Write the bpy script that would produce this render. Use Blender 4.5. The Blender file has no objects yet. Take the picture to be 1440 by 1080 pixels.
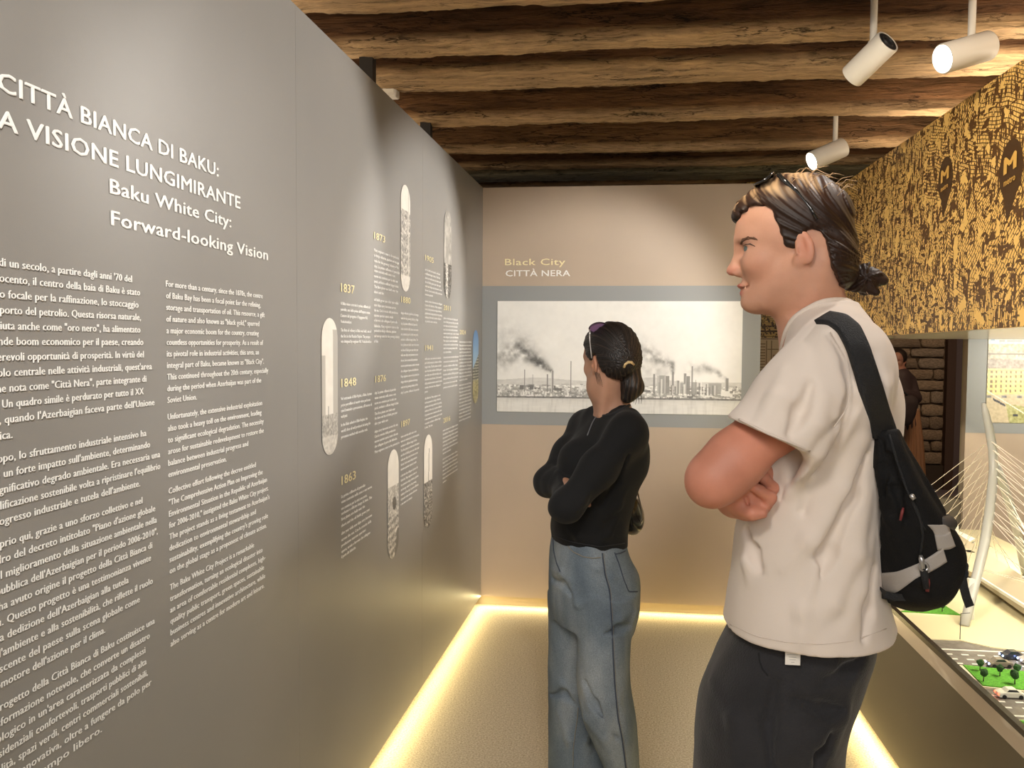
import bpy, bmesh, math, random
import numpy as np
from mathutils import Vector, Matrix
PI = math.pi
SC = bpy.context.scene
COL = SC.collection

# ---------------------------------------------------------------- camera, world, exposure
FPX, CAMH = 1170.0, 1.6                     # focal length in pixels of a 1440x1080 frame, eye height
def _cd(px, py): return Vector(((px-720)/FPX, -(py-540)/FPX, -1.0))
_yv = _cd(858, 485).normalized()
_h0 = _cd(858-1000, 485-6.6)
_zv = _h0.cross(_yv); _zv = _zv if _zv.y > 0 else -_zv; _zv.normalize()
_xv = _yv.cross(_zv).normalized()
RCW = Matrix((_xv, _yv, _zv))               # camera to world rotation
cam = bpy.data.cameras.new('camera'); cam.sensor_width = 36; cam.lens = 36*FPX/1440; cam.clip_start = .02
camo = bpy.data.objects.new('camera', cam); COL.objects.link(camo)
camo.matrix_world = Matrix.Translation((0, 0, CAMH)) @ RCW.to_4x4()
SC.camera = camo
EYE = Vector((0, 0, CAMH))
def ray(px, py): return RCW @ _cd(px, py)
def P(px, py, Y):                           # point of the place seen at a pixel, at depth Y
    d = ray(px, py); return EYE + d*(Y/d.y)
def PX(px, py, X):
    d = ray(px, py); return EYE + d*(X/d.x)
def PZ(px, py, z):
    d = ray(px, py); return EYE + d*((z-CAMH)/d.z)

w = bpy.data.worlds.new('world'); SC.world = w; w.use_nodes = True
w.node_tree.nodes['Background'].inputs[0].default_value = (1.0, .93, .85, 1)
w.node_tree.nodes['Background'].inputs[1].default_value = 0.25
SC.view_settings.view_transform = 'Standard'; SC.view_settings.look = 'None'
SC.view_settings.gamma = 1; SC.view_settings.use_curve_mapping = False
SC.view_settings.exposure = 0.55
SC.cycles.max_bounces = 6; SC.cycles.sample_clamp_indirect = 4

def light(kind, name, loc, energy, col=(1, .93, .84), target=None, **kw):
    l = bpy.data.lights.new(name, kind); l.energy = energy; l.color = col
    for k, v in kw.items(): setattr(l, k, v)
    o = bpy.data.objects.new(name, l); COL.objects.link(o); o.location = loc
    if target is not None:
        o.rotation_euler = (Vector(target)-Vector(loc)).to_track_quat('-Z', 'Y').to_euler()
    return o
WARM = (1, .935, .86); YEL = (1, .80, .38)
# unseen spots and added fills above the camera, and the lamps of the hall beyond
light('SPOT', 'unseen_spot', (.15, -.35, 2.85), 190, WARM, (-.95, 1.35, 2.25), spot_size=1.25, spot_blend=.75, shadow_soft_size=.06)
light('SPOT', 'unseen_spot', (1.0, 1.95, 2.74), 28, WARM, (.40, 1.70, 1.80), spot_size=.9, spot_blend=.8, shadow_soft_size=.05)
light('SPOT', 'unseen_spot', (-.5, -.5, 2.8), 70, WARM, (.6, 1.8, 1.0), spot_size=1.7, spot_blend=.9, shadow_soft_size=.25)  # added soft fill on the man
light('SPOT', 'unseen_spot', (-.1, .9, 2.85), 310, WARM, (-.05, 3.4, 0), spot_size=.85, spot_blend=.8, shadow_soft_size=.12)  # added to brighten the aisle floor
light('AREA', 'fill_panel', (.3, -1.9, 2.75), 58, (1, .96, .91), (.3, 1.0, 1.2), size=1.6)  # unseen panel added behind the camera as fill
light('SPOT', 'unseen_spot', (-.35, 1.0, 2.8), 290, (1, .86, .66), (1.37, 2.9, 2.05), spot_size=1.2, spot_blend=.7, shadow_soft_size=.08)  # added to brighten the map board
light('AREA', 'far_hall_lamp', (3.0, 7.4, 3.0), 34, (1, .72, .48), (3.4, 9.4, 1.0), size=.6)
def fill_uplight(loc, sx, sy, e):
    o = light('AREA', 'fill_uplight', loc, e, (1, .80, .56)); o.data.shape = 'RECTANGLE'; o.data.size = sx; o.data.size_y = sy; o.rotation_euler = (PI, 0, 0)
fill_uplight((1.60, 3.0, 2.50), .12, 4.0, 20); fill_uplight((-1.35, 2.6, 2.45), .12, 4.5, 14)  # unseen strips added near the wall tops to brighten the beams
# lamps in the soffit over the model, and one added fill
for yy in (1.4, 2.6, 3.8):
    light('AREA', 'soffit_and_fill_lamp', (1.75, yy, 1.63), 9, (1, .92, .72), (1.74, yy, 0), size=.45, spread=1.75)
light('AREA', 'soffit_and_fill_lamp', (2.45, 4.35, 1.60), 7, (1, .93, .80), (2.5, 4.95, 1.30), size=.25)  # added to brighten the city picture

# ---------------------------------------------------------------- materials
def new_mat(name):
    m = bpy.data.materials.new(name); m.use_nodes = True
    n = m.node_tree; b = n.nodes['Principled BSDF']
    return m, n, b
def N(n, t, **kw):
    x = n.nodes.new(t)
    for k, v in kw.items():
        if k in x.inputs.keys() if isinstance(k, str) else False: x.inputs[k].default_value = v
        else: setattr(x, k, v)
    return x
def ramp(n, stops, interp='LINEAR'):
    r = n.nodes.new('ShaderNodeValToRGB'); e = r.color_ramp; e.interpolation = interp
    while len(e.elements) < len(stops): e.elements.new(.5)
    for el, (p, c) in zip(e.elements, stops): el.position = p; el.color = (*c, 1)
    return r
def mat(name, col, rough=.6, metal=0, var=.0, scale=20, bump=0, bscale=60, stretch=(1, 1, 1), spec=.5, coat=0, emis=None, estr=0, sheen=0):
    m, n, b = new_mat(name)
    b.inputs['Base Color'].default_value = (*col, 1)
    b.inputs['Roughness'].default_value = rough; b.inputs['Metallic'].default_value = metal
    b.inputs['Specular IOR Level'].default_value = spec; b.inputs['Coat Weight'].default_value = coat
    b.inputs['Sheen Weight'].default_value = sheen
    if emis: b.inputs['Emission Color'].default_value = (*emis, 1); b.inputs['Emission Strength'].default_value = estr
    if var or bump:
        tc = n.nodes.new('ShaderNodeTexCoord'); mp = n.nodes.new('ShaderNodeMapping'); mp.inputs['Scale'].default_value = stretch
        n.links.new(tc.outputs['Object'], mp.inputs[0])
    if var:
        t = N(n, 'ShaderNodeTexNoise'); t.inputs['Scale'].default_value = scale; t.inputs['Detail'].default_value = 5
        n.links.new(mp.outputs[0], t.inputs['Vector'])
        lo = tuple(c*(1-var) for c in col); hi = tuple(min(1, c*(1+var)) for c in col)
        r = ramp(n, [(.3, lo), (.7, hi)]); n.links.new(t.outputs['Fac'], r.inputs[0]); n.links.new(r.outputs[0], b.inputs['Base Color'])
    if bump:
        t = N(n, 'ShaderNodeTexNoise'); t.inputs['Scale'].default_value = bscale; t.inputs['Detail'].default_value = 4
        n.links.new(mp.outputs[0], t.inputs['Vector'])
        bp = n.nodes.new('ShaderNodeBump'); bp.inputs['Strength'].default_value = bump; bp.inputs['Distance'].default_value = .01
        n.links.new(t.outputs['Fac'], bp.inputs['Height']); n.links.new(bp.outputs[0], b.inputs['Normal'])
    return m
def vcol_mat(name, rough=.5, bump=0, bscale=200, spec=.5, mul=None):
    m, n, b = new_mat(name); b.inputs['Roughness'].default_value = rough; b.inputs['Specular IOR Level'].default_value = spec
    a = n.nodes.new('ShaderNodeVertexColor'); a.layer_name = 'paint'
    n.links.new(a.outputs[0], b.inputs['Base Color'])
    if bump:
        t = N(n, 'ShaderNodeTexNoise'); t.inputs['Scale'].default_value = bscale; t.inputs['Detail'].default_value = 4
        bp = n.nodes.new('ShaderNodeBump'); bp.inputs['Strength'].default_value = bump; bp.inputs['Distance'].default_value = .005
        n.links.new(t.outputs['Fac'], bp.inputs['Height']); n.links.new(bp.outputs[0], b.inputs['Normal'])
    return m

# ---------------------------------------------------------------- mesh helpers
def link(name, me, m=None, parent=None, smooth=False):
    if m is not None and not me.materials: me.materials.append(m)
    if smooth: me.polygons.foreach_set('use_smooth', [True]*len(me.polygons))
    o = bpy.data.objects.new(name, me); COL.objects.link(o)
    if parent is not None: o.parent = parent
    return o
def tag(o, label=None, cat=None, group=None, kind=None):
    for k, v in (('label', label), ('category', cat), ('group', group), ('kind', kind)):
        if v: o[k] = v
    return o
def empty(name, loc=(0, 0, 0), label=None, cat=None, group=None, kind=None):
    o = bpy.data.objects.new(name, None); COL.objects.link(o); o.location = loc; o.empty_display_size = .1
    return tag(o, label, cat, group, kind)
class MB:
    """collects shapes in world coordinates; build() links them as one object (relative to its parent's location)"""
    def __init__(s): s.v = []; s.f = []
    def add(s, vs, fs):
        k = len(s.v); s.v += [tuple(v) for v in vs]; s.f += [tuple(i+k for i in f) for f in fs]; return s
    def box(s, a, b, R=None, o=(0, 0, 0)):
        vs = [Vector((x, y, z)) for z in (a[2], b[2]) for y in (a[1], b[1]) for x in (a[0], b[0])]
        if R is not None: vs = [R @ v + Vector(o) for v in vs]
        return s.add(vs, [(0, 2, 3, 1), (4, 5, 7, 6), (0, 1, 5, 4), (2, 6, 7, 3), (0, 4, 6, 2), (1, 3, 7, 5)])
    def cbox(s, a, b, c=.004):      # box with chamfered edges
        a = list(a); b = list(b); vs = []; idx = {}
        for i in range(8):
            q = [(b if i >> k & 1 else a)[k] for k in range(3)]
            for ax in range(3):
                p = [q[k] + (0 if k == ax else (c if not (i >> k & 1) else -c)) for k in range(3)]
                idx[i, ax] = len(vs); vs.append(p)
        # each vertex lies on the face normal to axis ax
        f = []
        for ax in range(3):
            u, v = (ax+1) % 3, (ax+2) % 3
            for sd in (0, 1):
                c4 = [sd << ax | i << u | j << v for i, j in ((0, 0), (1, 0), (1, 1), (0, 1))]
                q = [idx[i, ax] for i in c4]; f.append(q if sd else q[::-1])
        for ax in range(3):
            u, v = (ax+1) % 3, (ax+2) % 3
            for i in (0, 1):
                for j in (0, 1):
                    c0 = i << u | j << v; c1 = c0 | 1 << ax
                    q = [idx[c0, u], idx[c1, u], idx[c1, v], idx[c0, v]]
                    f.append(q if (i ^ j) else q[::-1])
        for i in range(8):
            q = [idx[i, 0], idx[i, 1], idx[i, 2]]
            f.append(q if bin(i).count('1') % 2 else q[::-1])
        return s.add(vs, f)
    def tube(s, pts, r, n=8, cap=True, ends=None):
        pts = [Vector(p) for p in pts]; rs = r if isinstance(r, (list, tuple)) else [r]*len(pts)
        k = len(s.v); u = None
        for i, p in enumerate(pts):
            t = (pts[min(i+1, len(pts)-1)] - pts[max(i-1, 0)]).normalized()
            if u is None: u = t.orthogonal().normalized()
            u = (u - t*u.dot(t)).normalized(); v = t.cross(u)
            for j in range(n):
                a = 2*PI*j/n; s.v.append(tuple(p + (u*math.cos(a)+v*math.sin(a))*rs[i]))
        for i in range(len(pts)-1):
            for j in range(n):
                s.f.append((k+i*n+j, k+i*n+(j+1) % n, k+(i+1)*n+(j+1) % n, k+(i+1)*n+j))
        if cap:
            s.f.append(tuple(k+j for j in range(n))[::-1]); s.f.append(tuple(k+(len(pts)-1)*n+j for j in range(n)))
        return s
    def lathe(s, prof, n=24, M=None):       # profile (r, z) about local z
        k = len(s.v); M = M or Matrix.Identity(4)
        for r, z in prof:
            for j in range(n):
                a = 2*PI*j/n; s.v.append(tuple(M @ Vector((r*math.cos(a), r*math.sin(a), z))))
        for i in range(len(prof)-1):
            for j in range(n): s.f.append((k+i*n+j, k+i*n+(j+1) % n, k+(i+1)*n+(j+1) % n, k+(i+1)*n+j))
        return s
    def prism(s, poly, z0, z1):
        k = len(s.v); n = len(poly)
        s.v += [(p[0], p[1], z0) for p in poly] + [(p[0], p[1], z1) for p in poly]
        s.f.append(tuple(range(k, k+n))[::-1]); s.f.append(tuple(range(k+n, k+2*n)))
        for i in range(n): s.f.append((k+i, k+(i+1) % n, k+n+(i+1) % n, k+n+i))
        return s
    def build(s, name, m, parent=None, smooth=False, auto=None):
        me = bpy.data.meshes.new(name)
        off = parent_origin(parent)
        me.from_pydata([(v[0]-off[0], v[1]-off[1], v[2]-off[2]) for v in s.v], [], s.f)
        me.validate(); me.update()
        bm = bmesh.new(); bm.from_mesh(me); bmesh.ops.recalc_face_normals(bm, faces=bm.faces); bm.to_mesh(me); bm.free()
        o = link(name, me, m, parent, smooth or bool(auto))
        if auto: o.data.set_sharp_from_angle(angle=auto)
        return o
def parent_origin(p):
    v = Vector((0, 0, 0))
    while p is not None: v += p.location; p = p.parent
    return v
def grid_mesh(name, pts, colr, m, parent=None, mask=None):
    """pts (H,W,3), colr (H,W,3) linear -> one sheet with a colour per point"""
    H, W = pts.shape[:2]; off = np.array(parent_origin(parent))
    me = bpy.data.meshes.new(name)
    idx = np.arange(H*W).reshape(H, W)
    q = np.stack([idx[:-1, :-1], idx[:-1, 1:], idx[1:, 1:], idx[1:, :-1]], -1)
    if mask is not None: q = q[mask[:-1, :-1]]
    q = q.reshape(-1, 4)
    me.vertices.add(H*W); me.vertices.foreach_set('co', (pts-off).astype(np.float32).ravel())
    me.loops.add(q.size); me.loops.foreach_set('vertex_index', q.ravel().astype(np.int32))
    me.polygons.add(len(q)); me.polygons.foreach_set('loop_start', (np.arange(len(q))*4).astype(np.int32))
    me.polygons.foreach_set('loop_total', np.full(len(q), 4, np.int32))
    me.update(calc_edges=True)
    ca = me.color_attributes.new('paint', 'FLOAT_COLOR', 'POINT')
    ca.data.foreach_set('color', np.concatenate([colr, np.ones((H, W, 1))], -1).astype(np.float32).ravel())
    return link(name, me, m, parent)
def lin(c): c = np.asarray(c, float); return np.where(c < .04045, c/12.92, ((c+.055)/1.055)**2.4)
rng = np.random.RandomState(7)
def vnoise(x, y, seed=0):       # smooth value noise
    xi = np.floor(x).astype(int); yi = np.floor(y).astype(int); fx = x-xi; fy = y-yi
    fx = fx*fx*(3-2*fx); fy = fy*fy*(3-2*fy)
    def h(a, b):
        n = (a*374761393 + b*668265263 + seed*144665) & 0x7fffffff
        n = ((n ^ (n >> 13))*1274126177) & 0x7fffffff
        return ((n ^ (n >> 16)) & 0xffff)/65535.
    return (h(xi, yi)*(1-fx)+h(xi+1, yi)*fx)*(1-fy)+(h(xi, yi+1)*(1-fx)+h(xi+1, yi+1)*fx)*fy
def fbm(x, y, seed=0, o=4):
    s = 0; a = .5
    for i in range(o): s = s+a*vnoise(x*2**i, y*2**i, seed+i*17); a *= .5
    return s/(1-.5**o)
# lettering: one mesh per block, every line a run of glyphs fitted between its two ends
def glyphs(txt, bold=0, mono=False):
    c = bpy.data.curves.new('t', 'FONT'); c.body = txt; c.size = 1; c.offset = bold; c.resolution_u = 2; c.space_character = 1.04
    c.fill_mode = 'FRONT'
    o = bpy.data.objects.new('t', c)
    me = bpy.data.meshes.new_from_object(o)
    v = np.zeros(len(me.vertices)*3); me.vertices.foreach_get('co', v); v = v.reshape(-1, 3)
    f = [tuple(p.vertices) for p in me.polygons]
    bpy.data.objects.remove(o); bpy.data.curves.remove(c); bpy.data.meshes.remove(me)
    return v, f
def text_block(name, lines, frame, m, parent, bold=0, off=.0016, label=None):
    """lines: (text, s_left, s_right or None, z_base, cap height, width per height if no right end); frame(s, z) -> point"""
    V = []; F = []
    for (t, s0, s1, zb, cap, wr) in lines:
        if not t.strip(): continue
        v, f = glyphs(t, 0)
        if len(v) == 0: continue
        if bold:        # heavier strokes: three slightly shifted passes of the same letters
            nv = len(v); q_ = bold*.8; v = np.concatenate([v+np.array(s_) for s_ in ((-q_, -q_*.6, 0), (q_, -q_*.6, .0004), (0, q_*.6, .0008))]); f = [tuple(i+nv*k for i in p) for k in range(3) for p in f]
        x0, x1 = v[:, 0].min(), v[:, 0].max(); k = cap/.72
        if s1 is None: kx = k*wr
        elif s0 is None: kx = k*wr; s0 = s1-(x1-x0)*kx
        else: kx = (s1-s0)/(x1-x0)
        b = len(V)
        for q in v: V.append(frame(s0+(q[0]-x0)*kx, zb+q[1]*k, off+q[2]))
        F += [tuple(i+b for i in p) for p in f]
    me = bpy.data.meshes.new(name); o0 = parent_origin(parent)
    me.from_pydata([tuple(Vector(p)-o0) for p in V], [], F)
    o = link(name, me, m, parent)
    if label: o['label'] = label
    return o
# ================================================================ THE SHELL
YB = 4.95                                   # plane of the back wall
WTOP, WBOT = 2.53, .066
CORNER = P(678, 486, YB); CORNER.z = 0
_d = ray(906, 484); DL = Vector((_d.x, _d.y, 0)).normalized(); NL = Vector((DL.y, -DL.x, 0))
def LW(s, z, off=0): p = CORNER - DL*s*-1 + NL*off; return Vector((p.x, p.y, z))      # s < 0 towards the camera
def lw(px, py):                                            # pixel -> (s, z) on the left wall
    d = ray(px, py); t = (CORNER-EYE).dot(NL)/d.dot(NL); p = EYE+d*t
    return (p-CORNER).dot(DL), p.z
def BWp(x, z, off=0): return Vector((x, YB-off, z))

def wall_mat(name, col, rough, coat=0, ws=900):
    m, n, b = new_mat(name)
    tc = n.nodes.new('ShaderNodeTexCoord')
    t = N(n, 'ShaderNodeTexNoise'); t.inputs['Scale'].default_value = 2.2; t.inputs['Detail'].default_value = 6
    n.links.new(tc.outputs['Object'], t.inputs['Vector'])
    r = ramp(n, [(.3, tuple(c*.95 for c in col)), (.7, tuple(c*1.04 for c in col))]); n.links.new(t.outputs['Fac'], r.inputs[0])
    n.links.new(r.outputs[0], b.inputs['Base Color'])
    t2 = N(n, 'ShaderNodeTexNoise'); t2.inputs['Scale'].default_value = ws; t2.inputs['Detail'].default_value = 2
    n.links.new(tc.outputs['Object'], t2.inputs['Vector'])
    bp = n.nodes.new('ShaderNodeBump'); bp.inputs['Strength'].default_value = .25; bp.inputs['Distance'].default_value = .001
    n.links.new(t2.outputs['Fac'], bp.inputs['Height']); n.links.new(bp.outputs[0], b.inputs['Normal'])
    b.inputs['Roughness'].default_value = rough
    return m
M_GREY = wall_mat('grey_wall_vinyl', (.245, .240, .230), .38)
M_TAN = wall_mat('tan_wall_vinyl', (.45, .365, .285), .5)
M_BAND = mat('grey_band_vinyl', (.27, .285, .29), .5)
M_WHITE = mat('white_print', (.9, .9, .88), .5)
M_YELLOW = mat('pale_yellow_print', (.86, .78, .48), .5)
M_DARK = mat('dark_void', (.012, .010, .008), .9)
M_BASE = mat('olive_brown_laminate', (.135, .112, .08), .55, bump=.05, bscale=400)
M_SKIRT = mat('cream_recess', (.42, .35, .24), .7)

# floor: speckled beige carpet
m, n, b = new_mat('beige_speckled_carpet')
tc = n.nodes.new('ShaderNodeTexCoord')
t = N(n, 'ShaderNodeTexNoise'); t.inputs['Scale'].default_value = 135; t.inputs['Detail'].default_value = 3
n.links.new(tc.outputs['Object'], t.inputs['Vector'])
r = ramp(n, [(.30, (.42, .35, .25)), (.5, (.57, .49, .37)), (.70, (.72, .645, .51))]); n.links.new(t.outputs['Fac'], r.inputs[0])
n.links.new(r.outputs[0], b.inputs['Base Color']); b.inputs['Roughness'].default_value = .95; b.inputs['Specular IOR Level'].default_value = .1
bp = n.nodes.new('ShaderNodeBump'); bp.inputs['Strength'].default_value = .5; bp.inputs['Distance'].default_value = .004
n.links.new(t.outputs['Fac'], bp.inputs['Height']); n.links.new(bp.outputs[0], b.inputs['Normal'])
M_CARPET = m
tag(MB().box((-2.6, -3, -.06), (4.6, YB+.2, 0)).build('floor', M_CARPET), 'beige speckled carpet floor', None, None, 'structure')
M_FARFL = mat('far_hall_floor', (.20, .17, .18), .35, var=.1)
tag(MB().box((-2.6, YB+.2, -.06), (6.5, 10.4, -.002)).build('floor', M_FARFL), 'grey polished floor of the hall beyond the doorway', None, None, 'structure')

# left wall: three vinyl-faced panels with hairline joints, floating over a lit recess
wl = tag(empty('wall_left', tuple(CORNER)), 'grey exhibition wall on the left with printed texts and timeline', None, None, 'structure')
S1, S2 = lw(418, 500)[0], lw(594, 450)[0]
edges = [-7.6, S1*2-S2-.6, S1, S2, 0]
for i in range(4):
    a, c = edges[i]+.0005, edges[i+1]-(.0005 if i < 3 else 0)
    v = [LW(a, WBOT, 0), LW(c, WBOT, 0), LW(c, WTOP, 0), LW(a, WTOP, 0), LW(a, WBOT, -.04), LW(c, WBOT, -.04), LW(c, WTOP, -.04), LW(a, WTOP, -.04)]
    MB().add(v, [(0, 1, 2, 3), (7, 6, 5, 4), (0, 4, 5, 1), (1, 5, 6, 2), (2, 6, 7, 3), (3, 7, 4, 0)]).build('wall_panel', M_GREY, wl)
v = [LW(s, z, o) for z in (0, WTOP-.1) for s, o in ((-7.6, -.06), (0.3, -.06), (0.3, -.16), (-7.6, -.16))]
MB().add(v, [(0, 1, 2, 3), (7, 6, 5, 4), (0, 4, 5, 1), (1, 5, 6, 2), (2, 6, 7, 3), (3, 7, 4, 0)]).build('support_wall', M_SKIRT, wl)

# back wall with a doorway at its right part
XD0, XD1 = P(1069, 500, YB).x, P(1361, 500, YB).x
wb = tag(empty('wall_back', (CORNER.x, YB, 0)), 'tan end wall with a grey band and the title Black City', None, None, 'structure')
MB().box((CORNER.x-.02, YB, WBOT), (XD0, YB+.05, WTOP)).build('wall_panel', M_TAN, wb)
MB().box((CORNER.x-.1, YB+.05, 0), (XD0-.02, YB+.12, WTOP-.05)).build('support_wall', M_SKIRT, wb)
BZ0, BZ1 = 1.6-(600-486)/FPX*YB, 1.6+(486-404)/FPX*YB
MB().box((CORNER.x, YB-.0012, BZ0), (XD0, YB, BZ1)).build('grey_band', M_BAND, wb)
MB().box((XD1, YB, WBOT), (3.62, YB+.05, WTOP)).build('wall_panel', M_TAN, wb)
MB().box((XD1, YB-.0012, BZ0), (3.62, YB, BZ1)).build('grey_band', M_BAND, wb)
MB().box((XD1+.02, YB+.05, 0), (3.62, YB+.12, WTOP)).build('support_wall', M_SKIRT, wb)
MB().box((XD0, YB+.0, 2.50), (XD1, YB+.10, WTOP)).build('door_header', mat('tan_board', (.42, .30, .17), .6), wb)
MB().box((1.25, YB+.02, 0), (XD1, YB+.12, .735)).build('low_panel', M_BASE, wb)
# room beyond what the frame shows: right side, behind the camera, ceiling boards
tag(MB().box((3.6, -3, 0), (3.7, YB, 3.1)).build('wall_right', M_TAN), 'tan wall behind the model table', None, None, 'structure')
tag(MB().box((-2.6, -3.1, 0), (3.7, -3, 3.1)).build('wall_rear', M_TAN), 'tan wall behind the viewer', None, None, 'structure')

# stone wall of the far hall, every stone near the doorway a piece
YS = 9.85
M_MORTAR = mat('dark_mortar', (.10, .07, .045), .9, var=.3, scale=8, bump=.5, bscale=30)
ws = tag(empty('wall_stone', (2.0, YS, 0)), 'rough stone wall of the dim hall beyond the doorway', None, None, 'structure')
MB().box((-.5, YS, 0), (6.5, YS+.2, 3.4)).build('mortar_bed', M_MORTAR, ws)
stone_mats = [mat('stone', c, .85, var=.35, scale=9, bump=.8, bscale=22) for c in ((.30, .22, .145), (.36, .27, .18), (.25, .185, .125), (.33, .26, .19))]
stone_meshes = []
random.seed(4)
for k in range(8):
    bm = bmesh.new(); bmesh.ops.create_cube(bm, size=1)
    bmesh.ops.subdivide_edges(bm, edges=bm.edges[:], cuts=1, use_grid_fill=True)
    for v_ in bm.verts:
        q = v_.co.copy(); rr = max(abs(q.x), abs(q.z))
        if abs(q.x) > .4 and abs(q.z) > .4: v_.co.x *= .93; v_.co.z *= .86
        v_.co += Vector((random.uniform(-.03, .03), random.uniform(-.12, .12), random.uniform(-.06, .06)))
    me = bpy.data.meshes.new('stone'); bm.to_mesh(me); bm.free(); me.materials.append(stone_mats[k % 4]); me.shade_smooth() if hasattr(me, 'shade_smooth') else None
    stone_meshes.append(me)
z = .28; row = 0; XFR = P(1331, 560, YS-.08).x-.01
while z < 2.35:
    h = random.uniform(.095, .15); x = 2.75-random.uniform(0, .3)
    while x < XFR-.05:
        wd = random.uniform(.22, .52)
        x1 = min(x+wd, XFR)
        if x1-x > .08:
            o = bpy.data.objects.new('stone', stone_meshes[random.randrange(8)]); COL.objects.link(o); o.parent = ws
            o.location = ((x+x1)/2-2.0, -.005, z+h/2); o.scale = (x1-x-.014, .07, h-.014)
        x += wd
    z += h; row += 1
MB().box((2.6, YS-.05, 0), (XFR+.01, YS, .27)).build('plinth_board', mat('dark_plinth', (.05, .033, .02), .7), ws)
XF = P(1331, 560, YS-.08).x
MB().box((XF, YS-.08, 0), (XF+.09, YS+.0, 3.2)).build('door_frame', mat('dark_brown_wood', (.075, .04, .025), .6), ws)
MB().box((XF+.10, YS-.06, 0), (6.4, YS, 3.2)).build('plaster_panel', mat('mauve_plaster', (.13, .10, .105), .8), ws)
tag(MB().box((6.4, YB, 0), (6.5, YS, 3.4)).build('wall_far', mat('dim_plaster', (.2, .16, .13), .8)), 'dim side wall of the far hall', None, None, 'structure')

# ---------------------------------------------------------------- ceiling: old beams over dark boards
def wood_mat(name, dark, light, seed):
    m, n, b = new_mat(name)
    tc = n.nodes.new('ShaderNodeTexCoord'); mp = n.nodes.new('ShaderNodeMapping'); mp.inputs['Scale'].default_value = (.9, 7, 7); mp.inputs['Location'].default_value = (seed*3.1, seed, 0)
    n.links.new(tc.outputs['Object'], mp.inputs[0])
    t = N(n, 'ShaderNodeTexNoise'); t.inputs['Scale'].default_value = 3.2; t.inputs['Detail'].default_value = 9; t.inputs['Roughness'].default_value = .68; t.inputs['Distortion'].default_value = .6
    n.links.new(mp.outputs[0], t.inputs['Vector'])
    att = n.nodes.new('ShaderNodeVertexColor'); att.layer_name = 'paint'
    sep = n.nodes.new('ShaderNodeSeparateColor'); n.links.new(att.outputs[0], sep.inputs[0])
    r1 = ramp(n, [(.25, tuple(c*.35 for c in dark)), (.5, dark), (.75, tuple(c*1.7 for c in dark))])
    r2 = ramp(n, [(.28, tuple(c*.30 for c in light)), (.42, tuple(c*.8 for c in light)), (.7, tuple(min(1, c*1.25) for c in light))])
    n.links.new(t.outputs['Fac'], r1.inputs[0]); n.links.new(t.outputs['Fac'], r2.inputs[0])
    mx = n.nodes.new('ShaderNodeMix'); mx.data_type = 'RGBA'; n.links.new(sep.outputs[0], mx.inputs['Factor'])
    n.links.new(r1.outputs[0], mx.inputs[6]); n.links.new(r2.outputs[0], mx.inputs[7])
    # knots and worm-eaten cracks
    mp2 = n.nodes.new('ShaderNodeMapping'); mp2.inputs['Scale'].default_value = (2.2, 16, 16); n.links.new(tc.outputs['Object'], mp2.inputs[0])
    vo = n.nodes.new('ShaderNodeTexVoronoi'); vo.feature = 'DISTANCE_TO_EDGE'; vo.inputs['Scale'].default_value = 2.2
    nz = N(n, 'ShaderNodeTexNoise'); nz.inputs['Scale'].default_value = 6; nz.inputs['Detail'].default_value = 4; n.links.new(mp2.outputs[0], nz.inputs['Vector'])
    av = n.nodes.new('ShaderNodeMix'); av.data_type = 'RGBA'; av.inputs['Factor'].default_value = .35; n.links.new(mp2.outputs[0], av.inputs[6]); n.links.new(nz.outputs['Color'], av.inputs[7])
    n.links.new(av.outputs[2], vo.inputs['Vector'])
    cr = ramp(n, [(0, (.12, .12, .12)), (.035, (1, 1, 1))]); n.links.new(vo.outputs[0], cr.inputs[0])
    nm = N(n, 'ShaderNodeTexNoise'); nm.inputs['Scale'].default_value = 2.5; n.links.new(mp.outputs[0], nm.inputs['Vector'])
    mk = ramp(n, [(.5, (0, 0, 0)), (.62, (1, 1, 1))]); n.links.new(nm.outputs['Fac'], mk.inputs[0])
    cm = n.nodes.new('ShaderNodeMix'); cm.data_type = 'RGBA'; cm.inputs[6].default_value = (1, 1, 1, 1); n.links.new(mk.outputs[0], cm.inputs['Factor']); n.links.new(cr.outputs[0], cm.inputs[7])
    mu = n.nodes.new('ShaderNodeMix'); mu.data_type = 'RGBA'; mu.blend_type = 'MULTIPLY'; mu.inputs['Factor'].default_value = 1
    n.links.new(mx.outputs[2], mu.inputs[6]); n.links.new(cm.outputs[2], mu.inputs[7])
    # fine fibre grain
    mp3 = n.nodes.new('ShaderNodeMapping'); mp3.inputs['Scale'].default_value = (7, 75, 75); n.links.new(tc.outputs['Object'], mp3.inputs[0])
    gr = N(n, 'ShaderNodeTexNoise'); gr.inputs['Scale'].default_value = 1.0; gr.inputs['Detail'].default_value = 5; gr.inputs['Roughness'].default_value = .6; gr.inputs['Distortion'].default_value = .8
    n.links.new(mp3.outputs[0], gr.inputs['Vector']); rg = ramp(n, [(.30, (.28, .26, .24)), (.46, (.92, .9, .88)), (.7, (1.25, 1.22, 1.18))]); n.links.new(gr.outputs['Fac'], rg.inputs[0])
    mg = n.nodes.new('ShaderNodeMix'); mg.data_type = 'RGBA'; mg.blend_type = 'MULTIPLY'; mg.inputs['Factor'].default_value = .85
    n.links.new(mu.outputs[2], mg.inputs[6]); n.links.new(rg.outputs[0], mg.inputs[7])
    n.links.new(mg.outputs[2], b.inputs['Base Color'])
    b.inputs['Roughness'].default_value = .8; b.inputs['Specular IOR Level'].default_value = .25
    ad = n.nodes.new('ShaderNodeMath'); ad.operation = 'MULTIPLY_ADD'; n.links.new(cm.outputs[2], ad.inputs[0]); ad.inputs[1].default_value = .5; n.links.new(t.outputs['Fac'], ad.inputs[2])
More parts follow.
